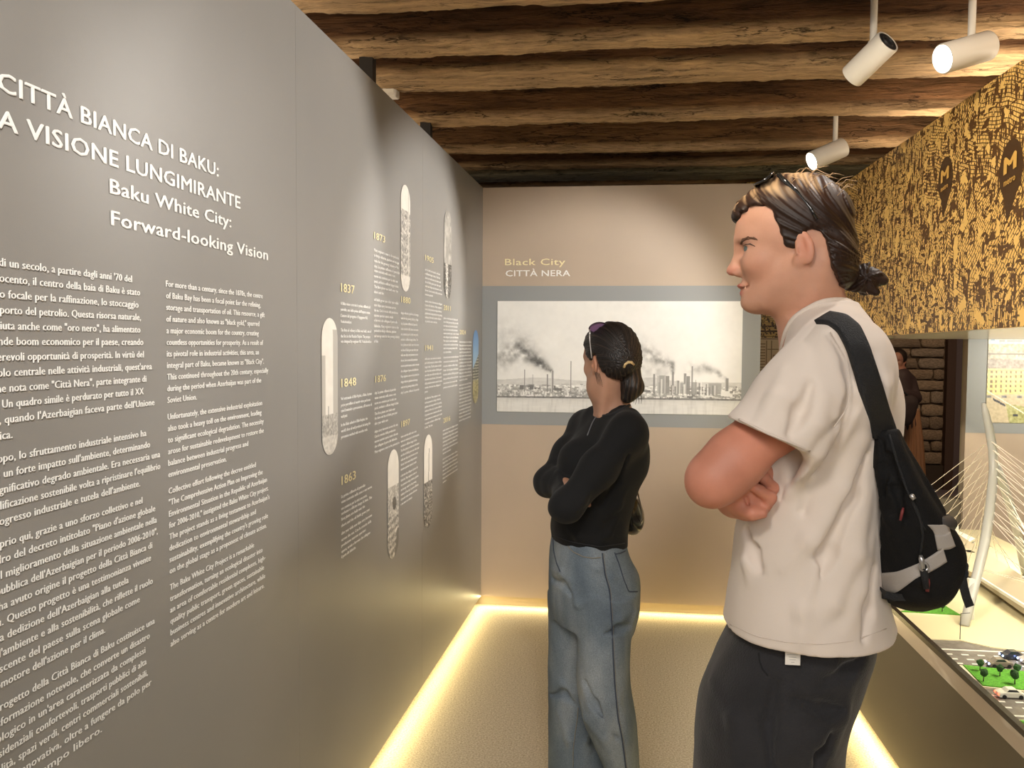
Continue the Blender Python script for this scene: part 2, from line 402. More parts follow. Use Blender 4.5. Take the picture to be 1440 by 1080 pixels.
    ad2 = n.nodes.new('ShaderNodeMath'); ad2.operation = 'MULTIPLY_ADD'; n.links.new(gr.outputs['Fac'], ad2.inputs[0]); ad2.inputs[1].default_value = .45; n.links.new(ad.outputs[0], ad2.inputs[2])
    bp = n.nodes.new('ShaderNodeBump'); bp.inputs['Strength'].default_value = 1.0; bp.inputs['Distance'].default_value = .03
    n.links.new(ad2.outputs[0], bp.inputs['Height']); n.links.new(bp.outputs[0], b.inputs['Normal'])
    return m
ce = tag(empty('ceiling', (0, 0, 2.95)), 'old timber ceiling of rough hewn beams', None, None, 'structure')
MB().box((-2.6, -3, 3.06), (6.5, 10.4, 3.14)).build('ceiling_boards', mat('dark_boards', (.07, .04, .022), .85, var=.4, scale=4, bump=.4, bscale=20, stretch=(1, 8, 1)), ce)
def beam(y0, y1, zb, seed, dark=(.105, .050, .022), light=(.56, .385, .215), skew=0.0, lit_height=.03, name='ceiling_beam'):
    """rough beam along X: near face at y0, far face at y1, underside at zb"""
    L = np.linspace(-1.75, 4.2, 620 if y0 > 2.3 and y0 < 6 else 150); H = 3.08-zb; Wd = y1-y0
    prof = []       # (u across 0..1, w up 0..1, unused)
    for k in range(9): prof.append((0, 1-k/9*.98, None))
    for k in range(9): prof.append((k/8, 0, None))
    for k in range(1, 8): prof.append((1, k/7, None))
    pts = np.zeros((len(L), len(prof), 3)); cl = np.zeros((len(L), len(prof), 3))
    for j, (u, w_, _) in enumerate(prof):
        y = y0+u*Wd; z = zb+w_*H
        e = fbm(L*1.3+seed*7, np.full_like(L, j*.35+seed), seed, 4)-.5
        e2 = fbm(L*9+seed*3, np.full_like(L, j*.9+seed), seed+5, 3)-.5
        e3 = fbm(L*26+seed, np.full_like(L, j*1.7+seed), seed+31, 3)-.5
        edge = (1-min(1, w_/.25))*(abs(u-.5)*2)**3
        wav = fbm(L*1.1+seed*5, np.full_like(L, seed*2.), seed+9, 2)-.5
        wz = fbm(L*.9+seed*11, np.full_like(L, seed*3.), seed+21, 2)-.5
        yy = y + (e*.03+e2*.012+e3*.006)*(1 if u in (0, 1) else 0) + edge*(.5-u)*.05*(1+2*e) + wav*.03 + skew*(L-1)
        zz = z + (e*.03+e2*.016+e3*.012)*(1 if w_ < .02 else 0) + wz*.018*(1-w_) + edge*.012
        pts[:, j, 0] = L; pts[:, j, 1] = yy; pts[:, j, 2] = zz
        lim = lit_height*(.55+1.1*(fbm(L*1.6+seed, np.full_like(L, seed*1.7), seed+3, 3)))
        cl[:, j, 0] = 1/(1+np.exp(-np.clip((lim-w_)*70, -30, 30)))  # light on the underside painted in as a paler sapwood tone, sides dark
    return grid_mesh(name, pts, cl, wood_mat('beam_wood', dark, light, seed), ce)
HB = 2.75
def yz(py, h=HB): return PZ(860, py, h).y
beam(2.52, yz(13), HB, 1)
beam(yz(52), yz(74)+.02, HB, 2, lit_height=.05)
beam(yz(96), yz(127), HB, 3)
beam(yz(163), yz(176), HB, 4, lit_height=.02, dark=(.15, .075, .032))
beam(yz(209), yz(218), HB, 5, lit_height=.02, dark=(.15, .08, .036))
beam(yz(233), yz(236)+.06, HB, 6, lit_height=.04)
beam(yz(236)+.12, yz(255), HB-.01, 8, dark=(.15, .13, .08), light=(.27, .24, .16), lit_height=.9)
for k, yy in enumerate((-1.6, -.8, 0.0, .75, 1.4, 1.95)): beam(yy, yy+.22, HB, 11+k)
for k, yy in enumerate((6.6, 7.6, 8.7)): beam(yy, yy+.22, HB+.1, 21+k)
tag(MB().box((-1.9, -3, 0), (-1.8, 10.4, 3.1)).build('wall_outer', mat('old_plaster', (.25, .2, .15), .9, var=.3, scale=3)), 'old masonry wall behind the exhibition wall', None, None, 'structure')
# steel brackets and a white junction box behind the top of the left wall
for (px, py, q, nm) in ((517, 66, 48, 'first'), (600, 168, 26, 'second')):
    a = P(px, py, yz(py)+.0); sB = MB().box((a.x-.035, a.y, 2.45), (a.x+.02, a.y+.05, 3.05)).box((a.x-.09, a.y-.01, 2.52), (a.x+.05, a.y+.06, 2.545))
    sB.build('steel_bracket', mat('black_steel', (.02, .017, .014), .6), ce)
# LED tape under the floating walls (real lamps in the recess, shining down)
def led_run(p0, p1, e, tilt=(0, 0, 0), name='led_strip'):
    p0, p1 = Vector(p0), Vector(p1); L = (p1-p0).length
    l = bpy.data.lights.new(name, 'AREA'); l.shape = 'RECTANGLE'; l.size = L; l.size_y = .018; l.energy = e*L; l.color = (1, .82, .40); l.spread = 3.0
    o = bpy.data.objects.new(name, l); COL.objects.link(o)
    x = (p1-p0).normalized(); zz = (Vector((0, 0, 1))-Vector(tilt)).normalized(); y = zz.cross(x)
    o.matrix_world = Matrix.Translation((p0+p1)/2) @ Matrix((x, y, zz)).transposed().to_4x4()
led_run(LW(-7, WBOT-.004, -.010), LW(0, WBOT-.004, -.010), 1.6, NL*.9)
led_run((CORNER.x, YB+.010, WBOT-.004), (XD0, YB+.010, WBOT-.004), 2.0, (0, -.9, 0))
# ================================================================ LEFT WALL PRINTS
def lines_from(px_left, px_right_list, y_list, texts, cap_px, wr=1.0, x_ref=None):
    out = []
    for t, xr, y in zip(texts, px_right_list, y_list):
        pass
    return out
def zat(px, py): return lw(px, py)[1]
def sat(px): return lw(px, 500)[0]
def caph(px, h): return zat(px, 500-h/2)-zat(px, 500+h/2)
# headings
def hline(t, xl, yl, xr, yr, cap):
    s0 = sat(xl) if xl is not None else None; s1 = sat(xr)
    z_ = (zat(xr, yr) + (zat(xl, yl) if xl is not None and xl > 0 else zat(xr, yr)))/2
    return (t, s0, s1, z_, cap, 1.0)
cap1 = caph(20, 27); cap2 = caph(157, 21)
text_block('lettering', [hline('CITTÀ BIANCA DI BAKU:', 4, 130.5, 309, 248.5, cap1), ('LA ', None, sat(4)-.09, zat(309, 248.5), cap1, 1.25)], LW, M_WHITE, wl, .022, label='white heading in wide capitals, first line')
zz2 = zat(339, 294.5)
text_block('lettering', [('A VISIONE LUNGIMIRANTE', sat(2), sat(339), zz2, cap1, 1), ('UN', None, sat(2)-.012, zz2, cap1, 1.25)], LW, M_WHITE, wl, .022, label='white heading in wide capitals, second line')
text_block('lettering', [hline('Baku White City:', 157, 273.5, 326, 319.5, cap2), hline('Forward-looking Vision', 158, 316.7, 377, 366.0, cap2)], LW, M_WHITE, wl, .022, label='white English heading')
EN = ["For more than a century, since the 1870s, the centre", "of Baku Bay has been a focal point for the refining,", "storage and transportation of oil. This resource, a gift", "of nature and also known as \"black gold,\" spurred", "a major economic boom for the country, creating", "countless opportunities for prosperity. As a result of", "its pivotal role in industrial activities, this area, an", "integral part of Baku, became known as \"Black City\".", "This continued throughout the 20th century, especially", "during the period when Azerbaijan was part of the", "Soviet Union.", None,
 "Unfortunately, the extensive industrial exploitation", "also took a heavy toll on the environment, leading", "to significant ecological degradation. The necessity", "arose for sustainable redevelopment to restore the", "balance between industrial progress and", "environmental preservation.", None,
 "Collective effort following the decree entitled", "\"The Comprehensive Action Plan on Improving the", "Environmental Situation in the Republic of Azerbaijan", "for 2006-2010,\" instigated the Baku White City project.", "The project stands as a living testament to Azerbaijan's", "dedication to environmental stewardship and", "sustainability, exemplifying the country's growing role", "on the global stage as a proponent of climate action.", None,
 "The Baku White City Project is a remarkable", "transformation, turning an ecological disaster into", "an area of comfortable residential complexes, high-", "quality public transport, green spaces, sustainable", "business centres and innovative architecture, while", "also serving as a centre for modern art and leisure."]
ENR = [369, 366, 371.5, 364, 363, 369, 363, 370, 376, 366, 275, 0, 367, 366, 369, 369, 347, 316, 0, 357.5, 367, 373, 375, 376.5, 357, 374, 372, 0, 354, 366, 370, 368, 369.5, 368]
z0, z1 = zat(233, 403), zat(236, 911.5)
steps = sum(1 if t else .45 for t in EN)-1; dz = (z0-z1)/steps; zc = z0; L = []
for t, xr in zip(EN, ENR):
    if t is None: zc -= dz*.45; continue
    L.append((t, sat(233.5), sat(xr), zc, dz*.55, 1)); zc -= dz
text_block('lettering', L, LW, M_WHITE, wl, .018, label='English text column in white')
IT = [("Per più di un secolo, a partire dagli anni '70 del", 186, 397), ("Ottocento, il centro della baia di Baku è stato", 197, 415.7), ("il punto focale per la raffinazione, lo stoccaggio", 194.5, 434), ("e il trasporto del petrolio. Questa risorsa naturale,", 197.6, 450.7), ("conosciuta anche come \"oro nero\", ha alimentato", 196.6, 467.6), ("un grande boom economico per il paese, creando", 200.5, 485), ("considerevoli opportunità di prosperità. In virtù del", 201, 502.6), ("suo ruolo centrale nelle attività industriali, quest'area", 212, 518.7), ("è anche nota come \"Città Nera\", parte integrante di", 204, 536), ("Baku. Un quadro simile è perdurato per tutto il XX", 200, 554.5), ("secolo, quando l'Azerbaigian faceva parte dell'Unione", 215, 569.5), ("Sovietica.", 13.5, 618), None,
 ("Purtroppo, lo sfruttamento industriale intensivo ha", 203, 614), ("avuto un forte impatto sull'ambiente, determinando", 208, 631), ("un significativo degrado ambientale. Era necessaria una", 222, 645.5), ("riqualificazione sostenibile volta a ripristinare l'equilibrio", 222, 660.5), ("tra progresso industriale e tutela dell'ambiente.", 193, 686), None,
 ("Proprio qui, grazie a uno sforzo collettivo e nel", 196, 710), ("quadro del decreto intitolato \"Piano d'azione globale", 214, 722), ("per il miglioramento della situazione ambientale nella", 216, 737), ("Repubblica dell'Azerbaigian per il periodo 2006-2010\",", 217, 754), ("ha avuto origine il progetto della Città Bianca di", 209, 775.5), ("Baku. Questo progetto è una testimonianza vivente", 207, 790), ("della dedizione dell'Azerbaigian alla tutela", 174.6, 822), ("dell'ambiente e alla sostenibilità, che riflette il ruolo", 209, 823.6), ("crescente del paese sulla scena globale come", 190, 848), ("promotore dell'azione per il clima.", 140, 892.5), None,
 ("Il progetto della Città Bianca di Baku costituisce una", 211, 880.6), ("trasformazione notevole, che converte un disastro", 203.6, 901), ("ecologico in un'area caratterizzata da complessi", 197, 923), ("residenziali confortevoli, trasporti pubblici di alta", 198.5, 940), ("qualità, spazi verdi, centri commerciali sostenibili,", 200, 956.5), ("architettura innovativa, oltre a fungere da polo per", 205, 969), ("l'arte e il tempo libero.", 133, 1035)]
z0 = zat(186, 397); z1 = zat(133, 1035); steps = sum(1 if t else .45 for t in IT)-1; dzi = (z0-z1)/steps; zc = z0; L = []
# each line is set so that its visible part starts where the frame cuts it
FR = ["di un secolo, a partire dagli anni '70 del", "ocento, il centro della baia di Baku è stato", "o focale per la raffinazione, lo stoccaggio", "porto del petrolio. Questa risorsa naturale,", "iuta anche come \"oro nero\", ha alimentato", "de boom economico per il paese, creando", "revoli opportunità di prosperità. In virtù del", "lo centrale nelle attività industriali, quest'area", "e nota come \"Città Nera\", parte integrante di", "Un quadro simile è perdurato per tutto il XX", "quando l'Azerbaigian faceva parte dell'Unione", "ca.", "po, lo sfruttamento industriale intensivo ha", "un forte impatto sull'ambiente, determinando", "nificativo degrado ambientale. Era necessaria una", "ficazione sostenibile volta a ripristinare l'equilibrio", "gresso industriale e tutela dell'ambiente.", "rio qui, grazie a uno sforzo collettivo e nel", "o del decreto intitolato \"Piano d'azione globale", "miglioramento della situazione ambientale nella", "bblica dell'Azerbaigian per il periodo 2006-2010\",", "avuto origine il progetto della Città Bianca di", "Questo progetto è una testimonianza vivente", "dedizione dell'Azerbaigian alla tutela", "mbiente e alla sostenibilità, che riflette il ruolo", "ente del paese sulla scena globale come", "otore dell'azione per il clima.", "getto della Città Bianca di Baku costituisce una", "rmazione notevole, che converte un disastro", "gico in un'area caratterizzata da complessi", "enziali confortevoli, trasporti pubblici di alta", ", spazi verdi, centri commerciali sostenibili,", "innovativa, oltre a fungere da polo per", "il tempo libero."]
X0 = {5: 4, 6: 2, 7: 3, 10: 3, 21: 6, 31: 5, 32: 12, 33: 23}
def tw(t): v, f = glyphs(t, 0); return v[:, 0].max()-v[:, 0].min()
k = 0; ks = []
for t in IT:
    if t is None: zc -= dzi*.45; continue
    k1 = (sat(t[1])-sat(X0.get(k, 0)))/tw(FR[k])
    if k == 11: k1 = sum(ks)/len(ks)
    ks.append(k1); L.append((t[0], sat(t[1])-k1*tw(t[0]), sat(t[1]), zc, dzi*.55, 1)); zc -= dzi; k += 1
text_block('lettering', L, LW, M_WHITE, wl, .018, label='Italian text column in white')
# timeline
POOL = ("La prima raffineria di petrolio viene costruita nella zona e una nuova era comincia per la città con pozzi, serbatoi e officine lungo la baia. The first plants are built near the shore and the oil fields grow year after year while new ships carry kerosene across the sea. Con la crescita della produzione nascono quartieri operai, strade e ferrovie che collegano il porto alle fabbriche. Many engineers come to the peninsula to design refineries, pipelines and storage tanks for the growing industry of the city. ")
_pi = [0]
def take(nch):
    s = ''
    words_ = POOL.split()
    while len(s) < nch-3: s += (' ' if s else '')+words_[_pi[0] % len(words_)]; _pi[0] += 1
    return s
def year(t, x0, y0, x1, cap): return text_block('lettering', [(t, sat(x0), sat(x1), zat(x0, y0), caph(x0, cap), 1)], LW, M_YELLOW, wl, .012, label='pale yellow year '+t)
def para(x0, rows, cap, texts=None, nch=40):
    L = []
    for i, (y, xr) in enumerate(rows):
        t = texts[i] if texts else take(nch*(sat(xr)-sat(x0))/(max(sat(r[1]) for r in rows)-sat(x0)))
        L.append((t, sat(x0), sat(xr), zat(x0, y), caph(x0, cap), 1))
    text_block('lettering', L, LW, M_WHITE, wl, .035, label='small white timeline text')
def rows(x0, ya, yb, n, xr, last=None, jit=3):
    r = []
    for i in range(n):
        y = ya+(yb-ya)*i/(n-1); q = xr-random.uniform(0, jit)
        if i == n-1 and last: q = last
        r.append((y, q))
    return r
random.seed(11)
year('1837', 479, 410, 498, 12.5)
para(478.5, [(428.5, 520), (437, 520), (445.5, 516.5), (454, 494)], 4.6, ["A Baku viene costruita la prima raffineria di", "petrolio, una delle prime dell'Impero russo.", "L'autore del progetto è l'ingegnere N.I.", "Voskoboinikov."])
para(478.5, [(466, 521.5), (474.5, 520), (482, 522)], 4.6, ["The first oil refinery in Baku was built, one of", "the first in the Russian Empire. The project", "was designed by engineer N.I. Voskoboinikov."])
year('1848', 479, 544.7, 500, 12.5)
para(478.5, [(563, 522), (572, 520), (580, 522), (588, 487.5)], 4.6, ["Nel sottosuolo di Bibi-Heybat, a Baku, il primo", "pozzo petrolifero al mondo viene perforato", "con il metodo a percussione, all'interno di", "vecchi pozzi."])
para(478.5, [(600, 516), (608.5, 520), (617, 516)], 4.6, ["In the Baku suburb of Bibi-Heybat, the", "world's first oil well produced oil using the", "percussion method with wooden rods."])
year('1863', 479, 682.4, 499, 13)
para(478.5, list(zip([701, 708.6, 718, 725, 733, 742], [512.5, 522, 515, 522, 512, 519])), 4.6)
para(478.5, list(zip([753, 762, 770, 778.5, 786], [522, 521, 513, 519.5, 499])), 4.6)
year('1873', 525.5, 335.5, 541, 10)
para(525.5, list(zip([353, 360.5, 368, 375.5, 382, 389.5, 397, 404.5, 412], [560, 560, 560, 561, 555, 558.5, 560, 559, 539])), 4.2)
para(525.5, list(zip([422.8, 430.5, 437.8, 445, 452, 460, 466.7, 474.4, 481.7], [559.5, 556, 559, 552, 558, 560, 556.5, 561, 531])), 4.2)
year('1876', 527, 538, 542, 10)
para(526, list(zip([554.5, 561.7, 569, 576, 584, 590.5, 597.8], [556, 556, 556.5, 560, 555, 558, 545])), 4.2)
para(526, list(zip([609, 616, 623, 630, 637.7], [559, 555.5, 559, 558, 561])), 4.2)
year('1880', 563.5, 425, 576.5, 9)
para(563, rows(563, 441.5, 494, 8, 589), 3.8); para(563, rows(563, 501, 554, 8, 589), 3.8)
year('1897', 563.5, 601, 576, 9)
para(563, list(zip(np.linspace(616, 662, 8), [585, 589, 586, 589, 589, 587, 586, 585])), 3.8)
para(563, list(zip(np.linspace(671, 711, 7), [587, 585.5, 588, 585, 588, 586, 579])), 3.8)
year('1905', 597, 365.5, 609, 8)
para(597, rows(597, 380, 415, 7, 621, 608), 3.4); para(597, rows(597, 424.5, 453, 6, 621, 614), 3.4)
year('1941', 597.3, 493, 608, 8)
para(597, rows(597, 506, 552.5, 9, 622, 601), 3.4); para(597, rows(597, 562, 603, 8, 621.5, 608), 3.4)
year('2011', 623.2, 435.7, 633, 7.5)
para(623, rows(623, 448.5, 496.5, 10, 644.5, 634, 2), 3.2); para(623, rows(623, 504, 546.5, 8, 644.5, None, 2), 3.2)
year('2016', 623.2, 595, 633, 7.5)
para(622.5, rows(622.5, 607, 639, 7, 644, 634, 2), 3.2); para(622.5, rows(622.5, 647, 679.5, 7, 644, 628, 2), 3.2)
year('2024', 646, 470, 654.5, 6.5)
para(645.5, rows(645.5, 482, 536, 12, 663, 657, 1.5), 3); para(645.5, rows(645.5, 543, 593, 11, 662.5, None, 1.5), 3)

# pill shaped photographs, colour per point
M_PRINT = vcol_mat('photo_print', .42)
def pill(px0, px1, py0, py1, seed, kind, label):
    s0, s1 = sat(px0), sat(px1); sc = (s0+s1)/2; hw = (s1-s0)/2; xm = (px0+px1)/2
    zt, zb = zat(xm, py0), zat(xm, py1); H, W = 150, 26
    v = np.linspace(0, 1, H)[:, None]; u = np.linspace(-1, 1, W)[None]
    hgt = zt-zb; dtop = v*hgt; dbot = (1-v)*hgt
    d = np.minimum(dtop, dbot); k = np.where(d < hw, np.sqrt(np.clip(1-(1-d/hw)**2, 0, 1)), 1.)
    uu = u*k; s = sc+uu*hw; z_ = zt-v*hgt+0*u
    pts = np.zeros((H, W, 3)); 
    for a in range(2): pts[..., a] = CORNER[a]+DL[a]*s+NL[a]*.002
    pts[..., 2] = z_
    U = uu*hw*30+0*v; V = v*hgt*30+0*u
    n1 = fbm(U*1.2, V*1.2, seed, 4); n2 = fbm(U*5, V*5, seed+3, 3)
    vv = v+0*u; x = (uu+1)/2+0*v
    g = .93-.06*n1
    if kind == 'tower':
        g = np.where((x > .68) & (vv > .085), .70, g); g = np.where((x < .22) & (vv > .27), .72, g)
        g = np.where(vv > .70, .42+.5*n2, g); g = np.where(vv > .86, .78+.25*(n2-.5), g); g = np.where((np.abs(x-.42) < .02) & (vv > .64) & (vv < .8), .5, g)
    elif kind == 'works':
        g = np.where(vv > .24, .66+.9*(n2-.5)+.04*np.sin(vv*60), g); g = np.where(np.abs(x-.82) < .05, .8, g); g = np.where(vv > .85, .85+.2*(n2-.5), g)
    elif kind == 'portrait':
        g = .62+.5*(n1-.5); g = np.where((vv < .6) & (vv > .1), .60+.35*(n1-.4), g); g = np.where(vv > .6, .35+1.2*(n2-.5)+.3*(np.abs(x-.4) < .15), g)
    elif kind == 'gusher':
        g = np.where(vv > .33, .72+.6*(n2-.5), g); g = np.where(((x-.6)**2/.03+(vv-.50)**2/.004) < 1, .28+.2*n2, g); g = np.where((vv > .6), .66+.7*(n2-.5)+.1*np.sin(vv*90+x*4), g)
        g = np.where((vv > .75) & (x > 1.6-vv), .45, g)
    elif kind == 'mast':
        g = np.where((np.abs(x-.6+.2*(vv-.2)) < .04) & (vv > .15), .55, g); g = np.where(vv > .5, .5+1.3*(n2-.5), g)
    colr = np.stack([lin(np.clip(g, .05, 1)*c) for c in (1, .985, .95)], -1)
    if kind == 'blue':
        t = np.clip(vv*2.2, 0, 1)[..., None]; sky = (1-t)*np.array([.40, .58, .80])+t*np.array([.66, .79, .90])
        bl = .55+.9*(n2-.5)+.25*np.sin(vv*160); gr = np.stack([bl*.9, bl*.9, bl*.82], -1)
        colr = np.where(((vv > .33+.2*(1-x)))[..., None], gr, sky); lo = np.stack([.65+.7*(n2-.5), .62+.7*(n2-.5), .45+.6*(n2-.5)], -1)
        colr = lin(np.clip(np.where((vv > .68)[..., None], lo, colr), .05, 1))
    o = grid_mesh('photo_strip', pts, colr, M_PRINT)
    tag(o, label, 'picture', 'pill shaped photographs on the timeline wall')
    return o
pill(451.5, 474, 447, 640, 1, 'tower', 'large grey pill shaped photo left of the 1837 and 1848 texts')
pill(563, 576, 260, 410, 2, 'works', 'pill shaped photo of works high on the wall above 1880')
pill(623.5, 634, 297, 420, 3, 'portrait', 'dark toned pill shaped photo above 2011')
pill(544.5, 560, 632, 785, 4, 'gusher', 'lowest pill shaped photo, beside the 1897 text')
pill(596, 607.5, 611, 742, 5, 'mast', 'pill shaped photo with a thin mast below the 1941 text')
pill(664.5, 672.5, 464, 567, 6, 'blue', 'blue sky pill shaped colour photo at the corner, right of 2024')

# back wall titles
def BW(s, z, off=0): return Vector((s, YB-.0012-off, z))
def bx(px, py): p = P(px, py, YB); return p.x, p.z
a, z_ = bx(710, 373); c, _ = bx(795, 372)
text_block('lettering', [('Black City', a, c, z_, 9.3/FPX*YB, 1)], BW, M_YELLOW, wb, .012, label='pale yellow title Black City')
a, z_ = bx(711, 388.5); c, _ = bx(802, 389)
text_block('lettering', [('CITTÀ NERA', a, c, z_, 8.6/FPX*YB, 1)], BW, M_WHITE, wb, .02, label='white title in capitals')
# industrial panorama
def panorama():
    H, W = 250, 540; X = np.linspace(0, 346, W)[None]+np.zeros((H, 1)); Yp = np.linspace(0, 157, H)[:, None]+np.zeros((1, W))
    g = .945-.05*fbm(X/35, Yp/30, 3, 4)-.02*fbm(X/6, Yp/6, 4, 3)
    def smoke(pts, r0, r1, dark, seed):
        nonlocal g
        n_ = 60; acc = np.zeros_like(g)
        p = np.array(pts, float); tt = np.linspace(0, len(p)-1, n_)
        px_ = np.interp(tt, range(len(p)), p[:, 0]); py_ = np.interp(tt, range(len(p)), p[:, 1])
        for i in range(n_):
            q = i/(n_-1); r = r0+(r1-r0)*q; d2 = ((X-px_[i])**2+(Yp-py_[i])**2)/(r*r)
            acc = np.maximum(acc, np.exp(-d2*1.2)*(1-.55*q))
        n2 = fbm(X/7, Yp/7, seed, 4)
        g = g-np.clip(acc*1.5*(n2*1.7-.35), 0, 1)*dark
    smoke([(78, 98), (62, 88), (48, 78), (30, 68), (10, 80)], 3, 17, .50, 10)
    smoke([(78, 98), (60, 82), (40, 60), (15, 50)], 3, 22, .16, 12)
    smoke([(251, 100), (249, 88), (232, 82), (212, 70), (190, 60)], 2, 14, .42, 14)
    smoke([(325, 107), (312, 98), (295, 92), (278, 94)], 2, 9, .30, 18)
    smoke([(240, 100), (215, 95), (190, 90)], 6, 14, .12, 19)
    def rect(x0, y0, x1, y1, v, mix=1.):
        nonlocal g
        mk = (X >= x0) & (X <= x1) & (Yp >= y0) & (Yp <= y1); g = np.where(mk, g*(1-mix)+v*mix, g)
    # far hills and banks
    g = np.where(Yp > 112-6*np.exp(-((X-220)/28)**2)-4*np.exp(-((X-60)/40)**2), g-.09-.10*(fbm(X/6, Yp/3, 21, 3)-.4), g)
    n2 = fbm(X/2.6, Yp/2.2, 23, 3); town = (Yp > 118) & (Yp < 137)
    g = np.where(town, .80+.75*(n2-.5)-.12*((Yp-118)/19), g)
    rs = np.random.RandomState(5)
    for _ in range(170):
        x = rs.uniform(0, 346); y = rs.uniform(116, 133); w_ = rs.uniform(2, 12); h_ = rs.uniform(1, 4.5)
        rect(x, y, x+w_, y+h_, rs.choice([.93, .9, .55, .62, .42, .72]), .85)
    for x in range(0, 200, 4): rect(x, 129, x+1.6, 133, .6, .6)
    for (x, y0, w_) in ((80.5, 98, 1.6), (73, 103, 1), (40, 97, .7), (52, 104, .6), (107, 84, .7), (225, 101, 1.2), (231, 104, 1.6), (236, 103, 5), (243, 104, 3), (251, 98, 1.6), (326, 106, 2.6), (268, 100, 2), (258, 110, 2), (272, 104, 3), (281, 112, 4), (263, 113, 6), (278, 90, .9), (310, 113, 9)):
        rect(x-w_, y0, x+w_, 128, .52 if w_ < 4 else .62, .9)
        if w_ > 1.5 and w_ < 8: rect(x-w_, y0, x-w_+.9, 128, .85, .8)
    for x in (36, 50): rect(x-3, 119, x+3, 125, .45)
    for k in range(26): x = 232+k*3.2+rs.uniform(-1, 1); rect(x, rs.uniform(108, 120), x+rs.uniform(.8, 2.4), 130, rs.choice([.5, .6, .9]), .8)
    rect(318, 124, 330, 131, .9); rect(0, 134.6, 346, 137.2, .42, .75)
    water = Yp > 137.5
    g = np.where(water, .90-.06*fbm(X/14, Yp/2.2, 31, 3)-.10*np.clip(fbm(X/2.5, Yp/22, 33, 3)-.52, 0, 1)*2-.08*np.exp(-(Yp-137.5)/4), g)
    g = np.clip(g, .1, .97)
    colr = np.stack([lin(g*c) for c in (1., 1., .985)], -1)
    c00, c10, c11, c01 = [np.array(P(*q, YB-.006)) for q in ((699.5, 423), (1045, 424), (1041.5, 585), (699, 577.5))]
    x0, x1 = (c00[0]+c01[0])/2, (c10[0]+c11[0])/2; z0_, z1_ = (c00[2]+c10[2])/2, (c01[2]+c11[2])/2
    pts = np.zeros((H, W, 3)); pts[..., 0] = x0+(x1-x0)*X/346; pts[..., 1] = YB-.0065; pts[..., 2] = z0_+(z1_-z0_)*Yp/157
    root = empty('mounted_photograph', (x0, YB-.0055, z1_), 'wide pale photo of smoking refinery chimneys by the water on the end wall', 'picture')
    MB().box((x0, YB-.006, z1_), (x1, YB-.0013, z0_)).build('backing_board', M_WHITE, root)
    grid_mesh('print', pts, colr, vcol_mat('panorama_print', .4), root)
panorama()
def citypic():
    H, W = 170, 300; x0, x1 = P(1388, 520, YB).x, 3.45; z1_ = P(1388, 594, YB).z; z0_ = z1_+.72
    X = np.linspace(0, (x1-x0)*1170/YB, W)[None]+np.zeros((H, 1)); Z = np.linspace(172, 0, H)[:, None]+np.zeros((1, W))     # pixels above the lower edge
    Yd = 130-Z
    n2 = fbm(X/2.4, Yd/2.4, 41, 3); c = np.zeros((H, W, 3))+np.array([.86, .86, .84])
    def put(mk, col, n=.0):
        nonlocal c
        c = np.where(mk[..., None], np.clip(np.array(col)+n*(n2[..., None]-.5), 0, 1), c)
    tw = (X > 13) & (Yd < 32); put(tw, (.80, .79, .76), .3); put(tw & (np.mod(Yd, 4.2) < 1.6), (.60, .61, .62)); put(tw & (np.mod(X, 21) < 2.2), (.9, .9, .86))
    put((X > 3) & (X < 8) & (Yd > 6) & (Yd < 22), (.62, .70, .78)); put((Yd > 26) & (Yd < 36), (.80, .74, .62), .5)
    put((Yd > 34) & (Yd < 48), (.70, .66, .58), .5); put((Yd > 38) & (Yd < 40), (.45, .42, .38)); put((Yd > 46) & (Yd < 60), (.60, .56, .52), .35)
    f = (Yd > 58) & (Yd < 93+.1*X*0-.03*X); put(f, (.90, .83, .58), .18)
    for k in range(5):
        put(f & (np.abs(Yd-(63+k*6.3)+.02*X) < 1.7) & (np.mod(X+2, 6.1) < 2.3), (.50, .44, .33), .2)
    put(f & (np.abs(Yd-61) < .6), (.72, .64, .46))
    put(Yd >= 93-.03*X, (.78, .73, .62), .15)
    put((Yd > 104+.15*(X-20)) & (X > 24) & (X-24 > (Yd-104)*.2), (.66, .66, .46), .35); put((Yd > 96+.55*(X-6)) & (Yd < 99+.55*(X-6)) & (X > 8) & (X < 24), (.28, .29, .32), .3)
    put((Yd > 118) & (Yd < 121) & (X > 34) & (X < 40), (.25, .26, .3)); put((Yd > 94) & (Yd < 97) & (np.mod(X, 19) < 6), (.5, .5, .52), .3)
    put(np.abs(Yd-(100+.62*(X-20))) < .8, (.93, .91, .84))
    pts = np.zeros((H, W, 3)); pts[..., 0] = x0+X*YB/1170; pts[..., 1] = YB-.0065; pts[..., 2] = z1_+Z*YB/1170
    root = empty('mounted_photograph', (x0, YB-.0055, z1_), 'colour photo of a pale yellow city block and towers behind the bridge model', 'picture')
    MB().box((x0, YB-.006, z1_), (x1, YB-.0013, z1_+172*YB/1170)).build('backing_board', M_WHITE, root)
    grid_mesh('print', pts, lin(c), vcol_mat('city_print', .4), root)
citypic()
